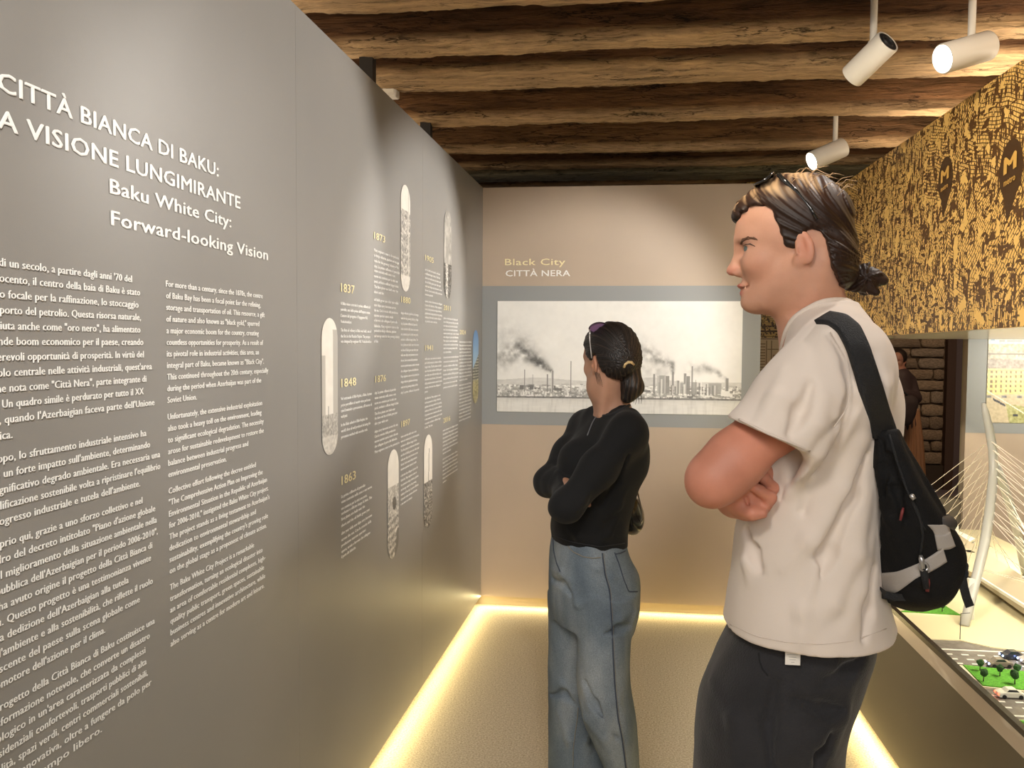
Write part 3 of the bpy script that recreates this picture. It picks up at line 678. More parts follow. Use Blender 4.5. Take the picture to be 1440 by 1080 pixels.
# ================================================================ MAP BOARD, SOFFIT, MODEL TABLE
XM, XT = P(1180, 262, YB).x, PZ(1220, 1035, 0).x
def map_mat(name, ax=('Y', 'Z')):
    m, n, b = new_mat(name)
    tc = n.nodes.new('ShaderNodeTexCoord')
    def vor(scale, rot, stretch, feat='DISTANCE_TO_EDGE', loc=(0, 0, 0)):
        mp = n.nodes.new('ShaderNodeMapping'); mp.inputs['Rotation'].default_value = rot; mp.inputs['Scale'].default_value = stretch; mp.inputs['Location'].default_value = loc
        n.links.new(tc.outputs['Object'], mp.inputs[0])
        v = n.nodes.new('ShaderNodeTexVoronoi'); v.feature = feat; v.inputs['Scale'].default_value = scale
        n.links.new(mp.outputs[0], v.inputs['Vector']); return v, mp
    def m2(op, a, bb, cl=False):
        x = n.nodes.new('ShaderNodeMath'); x.operation = op; x.use_clamp = cl
        for i, q in enumerate((a, bb)):
            if q is None: continue
            if isinstance(q, (int, float)): x.inputs[i].default_value = q
            else: n.links.new(q, x.inputs[i])
        return x.outputs[0]
    def brick(rot, scale, w_, h_, mort, loc=(0, 0, 0)):
        sp = n.nodes.new('ShaderNodeSeparateXYZ'); n.links.new(tc.outputs['Object'], sp.inputs[0])
        cb = n.nodes.new('ShaderNodeCombineXYZ'); n.links.new(sp.outputs['Y'], cb.inputs[0]); n.links.new(sp.outputs['Z'], cb.inputs[1])
        nz = N(n, 'ShaderNodeTexNoise'); nz.inputs['Scale'].default_value = 3.0; n.links.new(cb.outputs[0], nz.inputs['Vector'])
        av = n.nodes.new('ShaderNodeVectorMath'); av.operation = 'MULTIPLY_ADD'; n.links.new(nz.outputs['Color'], av.inputs[0]); av.inputs[1].default_value = (.10, .10, 0); n.links.new(cb.outputs[0], av.inputs[2])
        mp = n.nodes.new('ShaderNodeMapping'); mp.inputs['Rotation'].default_value = (0, 0, rot); mp.inputs['Location'].default_value = loc; n.links.new(av.outputs[0], mp.inputs[0])
        br = n.nodes.new('ShaderNodeTexBrick'); br.inputs['Scale'].default_value = scale; br.inputs['Brick Width'].default_value = w_; br.inputs['Row Height'].default_value = h_
        br.inputs['Mortar Size'].default_value = mort; br.inputs['Mortar Smooth'].default_value = .1; br.offset = .37; br.squash = .6; br.squash_frequency = 3
        n.links.new(mp.outputs[0], br.inputs['Vector']); return br.outputs['Fac'], mp
    f1, _ = brick(.72, 12, .40, .17, .022)
    f2, _ = brick(-.30, 16, .36, .20, .026, (.3, .1, 0))
    f3, _ = brick(1.42, 13, .5, .16, .022, (.7, .4, 0))
    v, mpv = vor(2.6, (.5, 0, 0), (1, 1, 1), 'F1')
    sc = n.nodes.new('ShaderNodeSeparateColor'); n.links.new(v.outputs['Color'], sc.inputs[0])
    a = m2('GREATER_THAN', sc.outputs[0], .40); c = m2('GREATER_THAN', sc.outputs[0], .72)
    mixa = n.nodes.new('ShaderNodeMix'); n.links.new(a, mixa.inputs[0]); n.links.new(f1, mixa.inputs[2]); n.links.new(f2, mixa.inputs[3])
    mixb = n.nodes.new('ShaderNodeMix'); n.links.new(c, mixb.inputs[0]); n.links.new(mixa.outputs[0], mixb.inputs[2]); n.links.new(f3, mixb.inputs[3])
    v2, _ = vor(66, (.75, 0, 0), (1, 1.0, .42), 'F1'); s2 = n.nodes.new('ShaderNodeSeparateColor'); n.links.new(v2.outputs['Color'], s2.inputs[0]); e2 = m2('GREATER_THAN', s2.outputs[0], .87)
    v3, _ = vor(125, (.72, 0, 0), (1, 1, .30), 'F1'); s3 = n.nodes.new('ShaderNodeSeparateColor'); n.links.new(v3.outputs['Color'], s3.inputs[0]); e3 = m2('GREATER_THAN', s3.outputs[0], .74)
    v5, _ = vor(88, (-.35, 0, 0), (1, .35, 1), 'F1'); s5 = n.nodes.new('ShaderNodeSeparateColor'); n.links.new(v5.outputs['Color'], s5.inputs[0]); e6 = m2('GREATER_THAN', s5.outputs[1], .82)
    nz = N(n, 'ShaderNodeTexNoise'); nz.inputs['Scale'].default_value = 6; nz.inputs['Detail'].default_value = 3; n.links.new(tc.outputs['Object'], nz.inputs['Vector'])
    dens = m2('GREATER_THAN', nz.outputs['Fac'], .46); e3 = m2('MULTIPLY', e3, dens); d2 = m2('LESS_THAN', nz.outputs['Fac'], .56); e6 = m2('MULTIPLY', e6, d2)
    n4 = N(n, 'ShaderNodeTexNoise'); n4.inputs['Scale'].default_value = 15; n4.inputs['Detail'].default_value = 6; n.links.new(tc.outputs['Object'], n4.inputs['Vector']); parks = m2('GREATER_THAN', n4.outputs['Fac'], .60)
    tot = m2('MAXIMUM', m2('MAXIMUM', mixb.outputs[0], e2), m2('MAXIMUM', e3, e6)); tot = m2('SUBTRACT', tot, parks, True)
    mx = n.nodes.new('ShaderNodeMix'); mx.data_type = 'RGBA'; n.links.new(tot, mx.inputs[0])
    mx.inputs[6].default_value = (.84, .55, .17, 1); mx.inputs[7].default_value = (.105, .05, .016, 1)
    n.links.new(mx.outputs[2], b.inputs['Base Color']); b.inputs['Roughness'].default_value = .45
    return m
M_MAP = map_mat('gold_city_map_print')
M_SOFF = mat('glossy_cream_soffit', (.80, .76, .66), .16, spec=.7)
mb = tag(empty('map_board', (XM, 3.0, 1.66)), 'hanging board printed with a gold and brown city map, above the model table', 'board')
MT = 2.505
v = [(XM, .3, 1.69), (XM, YB-.006, 1.645), (XM, YB-.006, MT), (XM, .3, MT), (XM+.03, .3, 1.69), (XM+.03, YB-.006, 1.645), (XM+.03, YB-.006, MT), (XM+.03, .3, MT)]
MB().add(v, [(0, 1, 2, 3), (7, 6, 5, 4), (0, 4, 5, 1), (1, 5, 6, 2), (2, 6, 7, 3), (3, 7, 4, 0)]).build('map_face', M_MAP, mb)
v = [(XM+.03, .3, 1.69), (XM+.03, YB-.01, 1.645), (3.59, YB-.01, 1.645), (3.59, .3, 1.69)]; v2 = [(a, b_, c+.03) for a, b_, c in v]
MB().add(v+v2, [(0, 1, 2, 3), (7, 6, 5, 4), (0, 4, 5, 1), (1, 5, 6, 2), (2, 6, 7, 3), (3, 7, 4, 0)]).build('soffit', M_SOFF, mb)
M_MAPD = mat('dark_brown_print', (.07, .035, .013), .45); M_MAPG = mat('gold_print', (.72, .44, .11), .45)
def MF(s, z, off=0): return Vector((XM-.0015-off, s, z))
def metro(px, py, r):
    c = PX(px, py, XM); th = .15
    V = []
    for i in range(28):
        a = 2*PI*i/28; V.append((XM-.0012, c.y+r*math.cos(a)*.95, c.z+r*1.15*math.sin(a)))
    em = MB().add(V, [tuple(range(28))])
    em.add([(XM-.0007, c.y+q*.5*r, c.z-r*1.0) for q in (-1, 1)]+[(XM-.0007, c.y+.1*r+q, c.z-r*1.9) for q in (.15*r, 0)], [(0, 1, 2, 3)])
    em.build('station_badge', M_MAPD, mb)
    def fr(s, z, off=0): return Vector((XM-.0024-off, c.y-s, c.z+z+.12*s))
    text_block('badge_letter', [('M', -.52*r, .52*r, -.05*r, .62*r, 1)], fr, M_MAPG, mb, .06)
    text_block('badge_word', [('metro', -.45*r, .45*r, -.52*r, .26*r, 1)], fr, M_MAPG, mb, .02)
metro(1330, 252, .075); metro(1422, 238, .085)
# a second board with map and building front in the passage beyond the doorway
YF = 6.5
fb = tag(empty('city_board', (P(1060, 500, YF).x, YF, 0)), 'standing board with map above and cream building front print, beyond the doorway', 'board')
x0, x1 = P(1040, 500, YF).x, P(1180, 500, YF).x; zs = 1.6+11/FPX*YF; zt = 1.6+222/FPX*YF
MB().box((x0, YF, zs), (x1, YF+.05, zt)).build('map_face', M_MAP2 if False else M_MAP, fb)
MB().box((x0, YF, 0), (x1, YF+.05, zs)).build('building_print', mat('cream_print', (.80, .62, .36), .5), fb)
mm = MB()
M_LINE = mat('brown_line_print', (.36, .22, .10), .5)
mm.box((x0, YF-.0015, zs-.012), (x1, YF, zs-.004))
for k in range(40): zq = zs-.05-k*.022; mm.box((P(1068, 500, YF).x, YF-.0015, zq), (P(1076, 500, YF).x, YF, zq+.007))
for k in range(9):
    zq = zs-.09-k*.105
    mm.box((P(1079, 500, YF).x, YF-.0015, zq), (x1, YF, zq+.007)); mm.box((P(1087, 500, YF).x, YF-.0015, zq-.045), (P(1105, 500, YF).x, YF, zq-.038))
    for q in (1087, 1096, 1104): mm.box((P(q, 500, YF).x, YF-.0015, zq-.09), (P(q, 500, YF).x+.006, YF, zq-.04))
for q in (1077, 1084): mm.box((P(q, 500, YF).x, YF-.0015, 0.4), (P(q, 500, YF).x+.007, YF, zs-.02))
mm.build('facade_lines', M_LINE, fb)['kind'] = 'stuff'

# ---- table
ZT = .60; Y0T, Y1T, X1T = .35, 4.80, 2.05
def T(px, py, z=ZT): return PZ(px, py, z)
tb = tag(empty('model_table', (XT, 2.5, 0)), 'long low display table with olive sides holding the lit city model', 'table')
MB().box((XT+.0, Y0T, .06), (X1T, Y1T, .547)).build('side_panels', M_BASE, tb)
MB().box((XT+.06, Y0T+.05, 0), (X1T-.06, Y1T-.05, .06)).build('recessed_plinth', M_SKIRT, tb)
m, n, b = new_mat('glossy_limed_wood')
tc = n.nodes.new('ShaderNodeTexCoord'); wv = n.nodes.new('ShaderNodeTexWave'); wv.inputs['Scale'].default_value = 1.3; wv.inputs['Distortion'].default_value = 7; wv.inputs['Detail'].default_value = 3; wv.inputs['Detail Scale'].default_value = .6
mp = n.nodes.new('ShaderNodeMapping'); mp.inputs['Scale'].default_value = (1, 2.5, 10); n.links.new(tc.outputs['Object'], mp.inputs[0]); n.links.new(mp.outputs[0], wv.inputs['Vector'])
r = ramp(n, [(.25, (.68, .58, .48)), (.6, (.90, .83, .74))]); n.links.new(wv.outputs[0], r.inputs[0]); n.links.new(r.outputs[0], b.inputs['Base Color']); b.inputs['Roughness'].default_value = .25
MB().box((XT-.004, Y0T, .547), (XT+.012, Y1T, ZT+.002)).build('wood_rim', m, tb)
MB().box((XT-.006, Y0T, ZT+.002), (XT+.012, Y1T, ZT+.019)).build('black_edge_channel', mat('black_gloss', (.02, .014, .01), .25), tb)
MB().box((XT+.012, Y0T, .547), (X1T, Y1T, ZT-.012)).build('model_bed', mat('cream_board', (.66, .58, .38), .5), tb)
led_run((XT+.004, Y0T+.1, .055), (XT+.004, Y1T-.1, .055), 2.0, (-.9, 0, 0))
# the city model: things standing on the bed
M_PLAZA = mat('cream_lacquer', (.74, .66, .42), .22, spec=.6); M_ROAD = mat('asphalt_print', (.17, .15, .13), .25, var=.25, scale=30); M_GRASS = mat('model_grass', (.10, .34, .022), .85, var=.3, scale=120, bump=.4, bscale=500)
M_PALE = mat('model_white', (.80, .78, .70), .35); M_KERB = mat('kerb_cream', (.80, .72, .52), .5)
def flat(name, pts, z0, z1, m, parent=None):
    return MB().prism([(p.x, p.y) for p in pts], z0, z1).build(name, m, parent)
def clampx(p, x=XT+.014): return Vector((max(p.x, x), p.y, p.z))
zb = ZT-.012
edge_y = [T(1303, 898).y, T(1350, 900).y, T(1395, 910).y, T(1440, 915).y]
rd = [Vector((XT+.014, T(1303, 898).y, 0)), T(1350, 900), T(1395, 910), T(1440, 915), Vector((X1T-.01, T(1440, 915).y-.05, 0))]
pl = [Vector((XT+.014, Y1T-.01, 0)), Vector((X1T-.01, Y1T-.01, 0))]+rd[::-1]
flat('plaza_slab', pl[::-1], zb, ZT, M_PLAZA, tb)
ro = [Vector((XT+.014, Y0T+.01, 0)), Vector((X1T-.01, Y0T+.01, 0))]+rd[::-1]
road = flat('asphalt_road', ro, zb, ZT-.003, M_ROAD, tb)
mk = MB()
def dash_line(y, dashed=True, x0=None, w_=.0035, sl=.0, st=.05, ln=.022):
    x = XT+.03 if x0 is None else x0
    if not dashed: mk.box((x, y-w_, ZT-.003), (X1T-.03, y+w_, ZT-.0015)); return
    while x < X1T-.05: mk.box((x, y-w_, ZT-.003), (x+ln, y+w_, ZT-.0015)); x += st
yA = T(1350, 913).y; yB = T(1350, 937).y
dash_line(yA, False)
for q in (.28, .55, .8): dash_line(yA+(yB-yA)*q*1.0)
yC = T(1400, 974).y; yD = T(1430, 1015).y
dash_line(T(1400, 977).y, False); dash_line(T(1400, 985).y); dash_line(T(1400, 993).y); dash_line(T(1400, 1004).y, False)
mk.build('lane_markings', M_PALE, road)['kind'] = 'stuff'
def lawn(pts, label, grp='lawns of the city model'):
    g = tag(empty('model_lawn', (pts[0].x, pts[0].y, ZT-.003)), label, 'model lawn', grp)
    ctr = sum(pts, Vector())/len(pts)
    flat('grass', [ctr+(p-ctr)*.95 for p in pts], ZT-.003, ZT+.006, M_GRASS, g); flat('kerb', pts, ZT-.003, ZT+.003, M_KERB, g)
    return g
lawn([clampx(T(1264, 862)), T(1353, 867), T(1319, 847)], 'small triangular green lawn with three trees behind the bridge foot') 
l2 = [clampx(T(1345, 936)), T(1370, 966), T(1440, 973), Vector((X1T-.03, T(1440, 973).y-.02, 0)), Vector((X1T-.03, T(1440, 946).y, 0)), T(1440, 946)]
l2 = [clampx(p) for p in l2]
lawn(l2, 'larger green median lawn with trees between the two roads')
y3 = T(1426, 1013).y
lawn([Vector((XT+.02, y3, 0)), Vector((XT+.02, y3-.35, 0)), Vector((1.46, y3-.35, 0)), Vector((1.46, y3-.0, 0))], 'green lawn corner at the lower right edge of the photo')
M_LEAF = mat('model_tree_leaf', (.035, .10, .025), .9, bump=.8, bscale=300); M_TRUNK = mat('model_trunk', (.05, .035, .02), .8)
# one tree: trunk and knobbly crown
def tree_mesh():
    bm = bmesh.new(); bmesh.ops.create_icosphere(bm, subdivisions=2, radius=.0135)
    rr = random.Random(3)
    for v_ in bm.verts: v_.co *= rr.uniform(.8, 1.2); v_.co.z = v_.co.z*1.15+.034
    me = bpy.data.meshes.new('crown'); bm.to_mesh(me); bm.free(); me.materials.append(M_LEAF); return me
crown_me = tree_mesh(); trunk = MB().tube([(0, 0, 0), (0, 0, .026)], [.002, .0015], 6).build('trunk', M_TRUNK); trunk_me = trunk.data; bpy.data.objects.remove(trunk)
for i, (px, py, s, lb) in enumerate([(1292, 857, .8, 'tiny dark tree, left one of the three on the triangular lawn'), (1318, 851, .8, 'tiny dark tree at the far corner of the triangular lawn'), (1325, 860, 1.0, 'tiny dark tree, right one of the three on the triangular lawn'), (1378, 943, 1, 'tiny tree on the far kerb of the median lawn, nearest the bridge foot'), (1383, 958, 1.05, 'tiny tree, lowest left one on the median lawn'), (1406, 951, 1, 'tiny tree in the middle of the median lawn'), (1430, 950, 1, 'tiny tree at the right rear of the median lawn'), (1427, 962, 1.2, 'tiny tree, largest one at the right front of the median lawn')]):
    p = T(px, py, ZT+.006); root = tag(empty('model_tree', p), lb, 'model tree', 'trees of the city model')
    for nm, me in (('crown', crown_me), ('trunk', trunk_me)):
        o = bpy.data.objects.new(nm, me); COL.objects.link(o); o.parent = root
    root.scale = (s*.74,)*3; root.rotation_euler = (0, 0, i)
# cars
def car_meshes():
    b_ = MB(); prof = [(-.036, .004), (-.036, .014), (-.030, .017), (-.018, .0185), (-.010, .0265), (.012, .0265), (.022, .018), (.034, .015), (.037, .010), (.036, .004)]
    vs = []; n_ = len(prof)
    for y, sh in ((-.0155, .86), (-.014, 1), (.014, 1), (.0155, .86)):
        for x, z in prof: vs.append((x*(.97 if sh < 1 else 1), y*(.80 if z > .02 else 1), .004+(z-.004)*sh))
    fs = []
    for k in range(3):
        for i in range(n_): fs.append((k*n_+i, k*n_+(i+1) % n_, (k+1)*n_+(i+1) % n_, (k+1)*n_+i))
    fs += [tuple(range(n_)), tuple(range(3*n_, 4*n_))[::-1]]
    b_.add(vs, fs)
    g_ = MB(); g_.add([(-.016, -.0125, .0195), (-.0095, -.0118, .0255), (.0115, -.0118, .0255), (.019, -.0125, .0195), (-.016, .0125, .0195), (-.0095, .0118, .0255), (.0115, .0118, .0255), (.019, .0125, .0195)], [(0, 1, 2, 3), (4, 7, 6, 5)])
    for v_ in list(range(8)): x, y, z = g_.v[v_]; g_.v[v_] = (x, y*1.12+(.0006 if y > 0 else -.0006), z)
    w_ = MB()
    w_.tube([(0, -.0022, .006), (0, .0022, .006)], .006, 12)
    return b_, g_, w_
M_CGLASS = mat('car_glass', (.02, .022, .028), .1); M_TYRE = mat('tyre', (.015, .015, .015), .7)
def car(px, py, ang, col, lb, head, dx=0):
    p = T(px, py, ZT-.003); p.x += dx
    root = tag(empty('model_car', p), lb, 'toy car', 'cars of the city model'); root.rotation_euler = (0, 0, ang); 
    bb, gg, ww = car_meshes()
    def piece(nm, q, m_):
        me = bpy.data.meshes.new(nm); me.from_pydata(q.v, [], q.f); me.update(); bm = bmesh.new(); bm.from_mesh(me); bmesh.ops.recalc_face_normals(bm, faces=bm.faces); bm.to_mesh(me); bm.free()
        return link(nm, me, m_, root)
    piece('body', bb, mat('car_paint', col, .2, coat=.6))
    for k in (0, 1): q = MB(); q.add(gg.v[k*4:k*4+4], [(0, 1, 2, 3)]); piece('side_window', q, M_CGLASS)
    w0 = piece('wheel', ww, M_TYRE); w0.location = (-.023, -.0155, 0)
    for x, y in ((.023, -.0155), (.023, .0155), (-.023, .0155)):
        o = w0.copy(); COL.objects.link(o); o.location = (x, y, 0)
    for y in (-.010, .010):
        hm = MB().lathe([(0, .0025), (.0028, .0015), (.003, 0), (0, 0)], 8, Matrix.Translation((.0362 if head else -.0362, y, .0115)) @ Matrix.Rotation(PI/2 if head else -PI/2, 4, 'Y'))
        me = bpy.data.meshes.new('headlight' if head else 'tail_light'); me.from_pydata(hm.v, [], hm.f)
        link('headlight' if head else 'tail_light', me, mat('lit_headlight', (.5, .6, 1), .3, emis=(.35, .5, 1), estr=14) if head else mat('lit_tail', (1, .1, .05), .3, emis=(1, .05, .02), estr=8), root)
    return root
car(1405, 937, PI+.08, (.22, .19, .15), 'bronze model car with lit headlights on the highway', True)
car(1424, 926, PI+.08, (.03, .035, .05), 'dark blue model car with lit headlights behind the bronze one', True)
car(1450, 932, PI+.08, (.45, .42, .40), 'pale model car with lit headlights cut by the right frame edge', True)
car(1420, 980, .06, (.80, .78, .66), 'cream model car with red tail lights on the nearer road', False)
# bridge
M_BR = mat('bridge_paint', (.47, .47, .44), .35); M_CAB = mat('cable_cream', (.86, .80, .70), .5); M_BOLT = mat('dark_anchor', (.05, .045, .04), .5)
br = tag(empty('model_bridge', (1.5, 3.2, ZT)), 'tall white cable stayed bridge model with a curved forked tower', 'model bridge')
def tw_pt(px, py):
    z = None; Y = 3.47
    for _ in range(6):
        p = P(px, py, Y); k = min(1, max(0, (p.z-.6)/(1.13-.6))); Y = 3.116+(3.47-3.116)*k
    return P(px, py, Y)
leg_px = [(1356, 880), (1366, 840), (1376, 800), (1385, 762), (1391, 725), (1395, 690), (1397.5, 660), (1396, 632), (1391.5, 605), (1386, 580), (1383, 567)]
leg = [tw_pt(*q) for q in leg_px]; leg[0].z = ZT
rad = [.0165, .0170, .0175, .018, .018, .0175, .017, .0165, .0155, .013, .007]
MB().tube(leg, rad, 14).build('tower', M_BR, br, smooth=True)
foot2 = PZ(1443, 811, ZT); j = tw_pt(1402, 655)
mid = [j.lerp(foot2, t_)+Vector((.008, .0, .012))*math.sin(PI*t_) for t_ in np.linspace(0, 1, 9)]
MB().tube(mid, [.012]+[.017]*8, 14).build('tower_leg', M_BR, br, smooth=True)
MB().box((1.318, 3.19, ZT), (1.340, 3.21, ZT+.15)).build('service_column', M_PALE, br)
ZD = .65
dk = [(1.50, 1.0), (1.513, 3.2), (1.53, 3.6), (1.50, 4.7), (1.76, 4.7), (1.775, 4.48), (1.718, 3.64), (1.70, 1.0)]
MB().prism(dk, ZD-.022, ZD).build('deck', mat('bridge_deck', (.34, .28, .19), .5), br)
for x, dx in ((1.515, .006), (1.695, .006), (1.53, .003)): MB().box((x-.003, 1.0, ZD), (x+dx, 3.60, ZD+.012 if dx > .004 else ZD+.004)).build('kerb_rail', M_PALE, br)
pr = MB()
for y in (1.4, 2.2, 3.0, 3.8, 4.5):
    for x in (1.53, 1.69): MB().box((x, y, ZT), (x+.03, y+.05, ZD-.021)).build('pier', M_PALE, br)
cab_l = [(1385, 624.5), (1387, 637), (1388.5, 649.5), (1389.5, 662.5), (1390, 674), (1389.5, 685), (1388.5, 695), (1386.5, 709), (1384, 722), (1381, 736)]
cab_r = [(1392, 619), (1394, 631), (1395.5, 643.5), (1397, 655.5), (1398.5, 667), (1398, 679), (1397, 691), (1396, 704), (1394, 717), (1391, 728)]
for k, (a_, c_) in enumerate(zip(cab_l, cab_r)):
    pa, pc = tw_pt(*a_), tw_pt(*c_)
    q = k/9
    for x in (1.50, 1.73):
        MB().tube([pa, (x-.02*(1-q)+(0.02 if x > 1.6 else 0)*(1-q), 4.68-1.0*q, ZD)], .0013, 5).build('cable', M_CAB, br)
        MB().tube([pc, (x, 1.45+1.1*q, ZD)], .0013, 5).build('cable', M_CAB, br)
    MB().tube([pc+Vector((-.004, -.006, 0)), pc+Vector((-.001, -.012, 0))], .0028, 6).build('anchor_bolt', M_BOLT, br)
for k in range(5):
    p0 = mid[2+k]; MB().tube([p0, (1.50, 2.75-.12*k, ZD)], .0014, 5).build('cable', M_CAB, br)
    MB().tube([leg[5-min(k, 3)], (1.73, 3.15+.1*k, ZD)], .0014, 5).build('cable', M_CAB, br)
# white blocks
def block(px0, px1, py_base, h, dpt, lb, green=True, name='model_building', m=None):
    a = T(px0, py_base); c = T(px1, py_base); y = a.y
    g = tag(empty(name, (a.x, y, ZT)), lb, 'model building')
    bb = MB().cbox((a.x, y, ZT), (c.x, y+dpt, ZT+h), .003)
    for k in range(3): bb.box((a.x+.01, y-.002, ZT+h*(.2+.25*k)), (c.x-.01, y, ZT+h*(.27+.25*k)))
    bb.build('walls', m or M_PALE, g)
    if green: MB().box((a.x+.006, y+.006, ZT+h), (c.x-.006, y+dpt-.006, ZT+h+.004)).build('roof_lawn', M_GRASS, g)
    return g
block(1290, 1345, 752, .055, .30, 'white model building with a green roof at the far end of the table')
block(1361, 1372, 792, .05, .05, 'small grey cube building beside the bridge deck', False, m=mat('grey_model', (.2, .2, .2), .5))
g = tag(empty('model_pavilion', (1.44, 3.5, ZT)), 'low white curved pavilion of the model left of the tower', 'model building')
pv = MB()
for k in range(3): pv.prism([(T(1322, 775).x, T(1322, 775).y+.0), (T(1352, 782).x, T(1352, 782).y), (T(1371, 770).x, T(1371, 770).y), (T(1345, 757).x, T(1345, 757).y)], ZT+.001+.018*k, ZT+.010+.018*k)
pv.build('terraces', M_PALE, g)
pole = tag(empty('model_lamp_post', T(1350, 899)), 'thin black model lamp post at the plaza edge', 'lamp')
p = T(1350, 899); MB().tube([p, p+Vector((0, 0, .09))], .0012, 6).tube([p+Vector((0, 0, .09)), p+Vector((.03, 0, .093))], .0012, 6).build('post', M_BOLT, pole)
pl_ = T(1393, 845, ZD); 

# ================================================================ SPOTLIGHTS
M_LW = mat('white_lamp_metal', (.70, .67, .62), .35); M_GL = mat('lamp_black_grille', (.015, .015, .018), .5); M_LENS = mat('lit_lens', (1, 1, 1), .3, emis=(1, .95, .86), estr=30)
def spot(pa, pb, r, Y, stem_px, label, back=False, lit=True, dY=0, e=60, size=1.0, blend=.5, col=WARM, soft=.04, tgt=None):
    """pa rear end pixel, pb front end pixel; dY = how much farther the front is"""
    A = P(*pa, Y); B = P(*pb, Y+dY); ax = (B-A).normalized(); L = (B-A).length
    Q = ax.to_track_quat('Z', 'Y').to_matrix().to_4x4(); M = Matrix.Translation(A) @ Q
    root = tag(empty('track_spotlight', A), label, 'spotlight', 'white cylindrical track spotlights')
    MB().lathe([(0, 0.004), (r*.84, .004), (r*.86, 0), (r*.96, 0), (r, .004), (r, L-.004), (r*.97, L), (r*.90, L), (r*.88, L-.02), (0, L-.021)], 36, M).build('lamp_body', M_LW, root, auto=.6)
    MB().lathe([(0, .0012), (r*.4, .0012), (r*.42, -.004), (r*.5, -.004), (r*.52, .0012), (r*.84, .0012)], 30, M).build('rear_grille', M_GL, root, auto=.5)
    MB().lathe([(r*.86, L-.016), (r*.4, L-.012), (0, L-.011)], 30, M).build('lens', M_LENS, root, smooth=True)
    S0 = A+ax*L*.3; sp = P(*stem_px, Y); top = Vector((sp.x, S0.y, 2.98))
    MB().tube([(top.x, top.y, 2.98), (top.x, top.y, S0.z+r*.6)], .012, 12).box((top.x-.014, top.y-.014, S0.z+.0), (top.x+.014, top.y+.014, S0.z+r*.9)).build('stem', M_LW, root, auto=.6)
    MB().cbox((top.x-.018, top.y-.07, 2.965), (top.x+.018, top.y+.07, 2.99), .003).build('track_adapter', M_LW, root)
    l = light('SPOT', 'spot_beam', B+ax*.01, e, col, tgt or B+ax*2, spot_size=size, spot_blend=blend, shadow_soft_size=soft)
    return root, B, ax
spot((1249, 58), (1198, 108), .046, 3.10, (1233, 35), 'white spotlight pointing down and away with its black rear grille visible', dY=.12, e=92, size=1.0, blend=.6, tgt=(-.25, YB, 1.5))
spot((1390, 64), (1325, 83), .049, 3.00, (1364, 35), 'white spotlight at upper right, its lit lens facing left', dY=-.05, e=120, size=.80, blend=.5, tgt=(-.84, 2.3, 2.0))
spot((1186, 207), (1141, 227), .049, 4.45, (1174, 180), 'smaller white spotlight below the other two, over the far aisle', dY=-.04, e=165, size=.85, blend=.6, tgt=(-.80, 3.7, 1.8))
# black track strip behind the beams carrying the lamps
tk = tag(empty('lighting_track', (1.0, 2.4, 2.80)), 'slim white lighting track along the beams at the right', 'lighting track')
for y in (2.36, 2.29, 3.23):
    pass
MB().cbox((.80, 3.0, 2.99), (1.35, 3.03, 3.005), .003).build('track_rail', M_LW, tk)
# small white floodlight fixed behind the wall top
p = P(548, 124, 3.72); fl = tag(empty('junction_box', p), 'small white box fitting behind the top edge of the left wall', 'light fitting')
MB().cbox((p.x-.055, p.y, p.z-.035), (p.x+.03, p.y+.06, p.z+.045), .004).build('housing', M_LW, fl)
MB().tube([(p.x-.05, p.y-.005, p.z+.01), (p.x-.05, p.y-.005, 2.5)], .012, 10).build('conduit', M_LW, fl)
MB().box((p.x-.03, p.y-.004, p.z-.02), (p.x+.02, p.y-.0, p.z+.03)).build('cover_plate', M_PALE, fl)
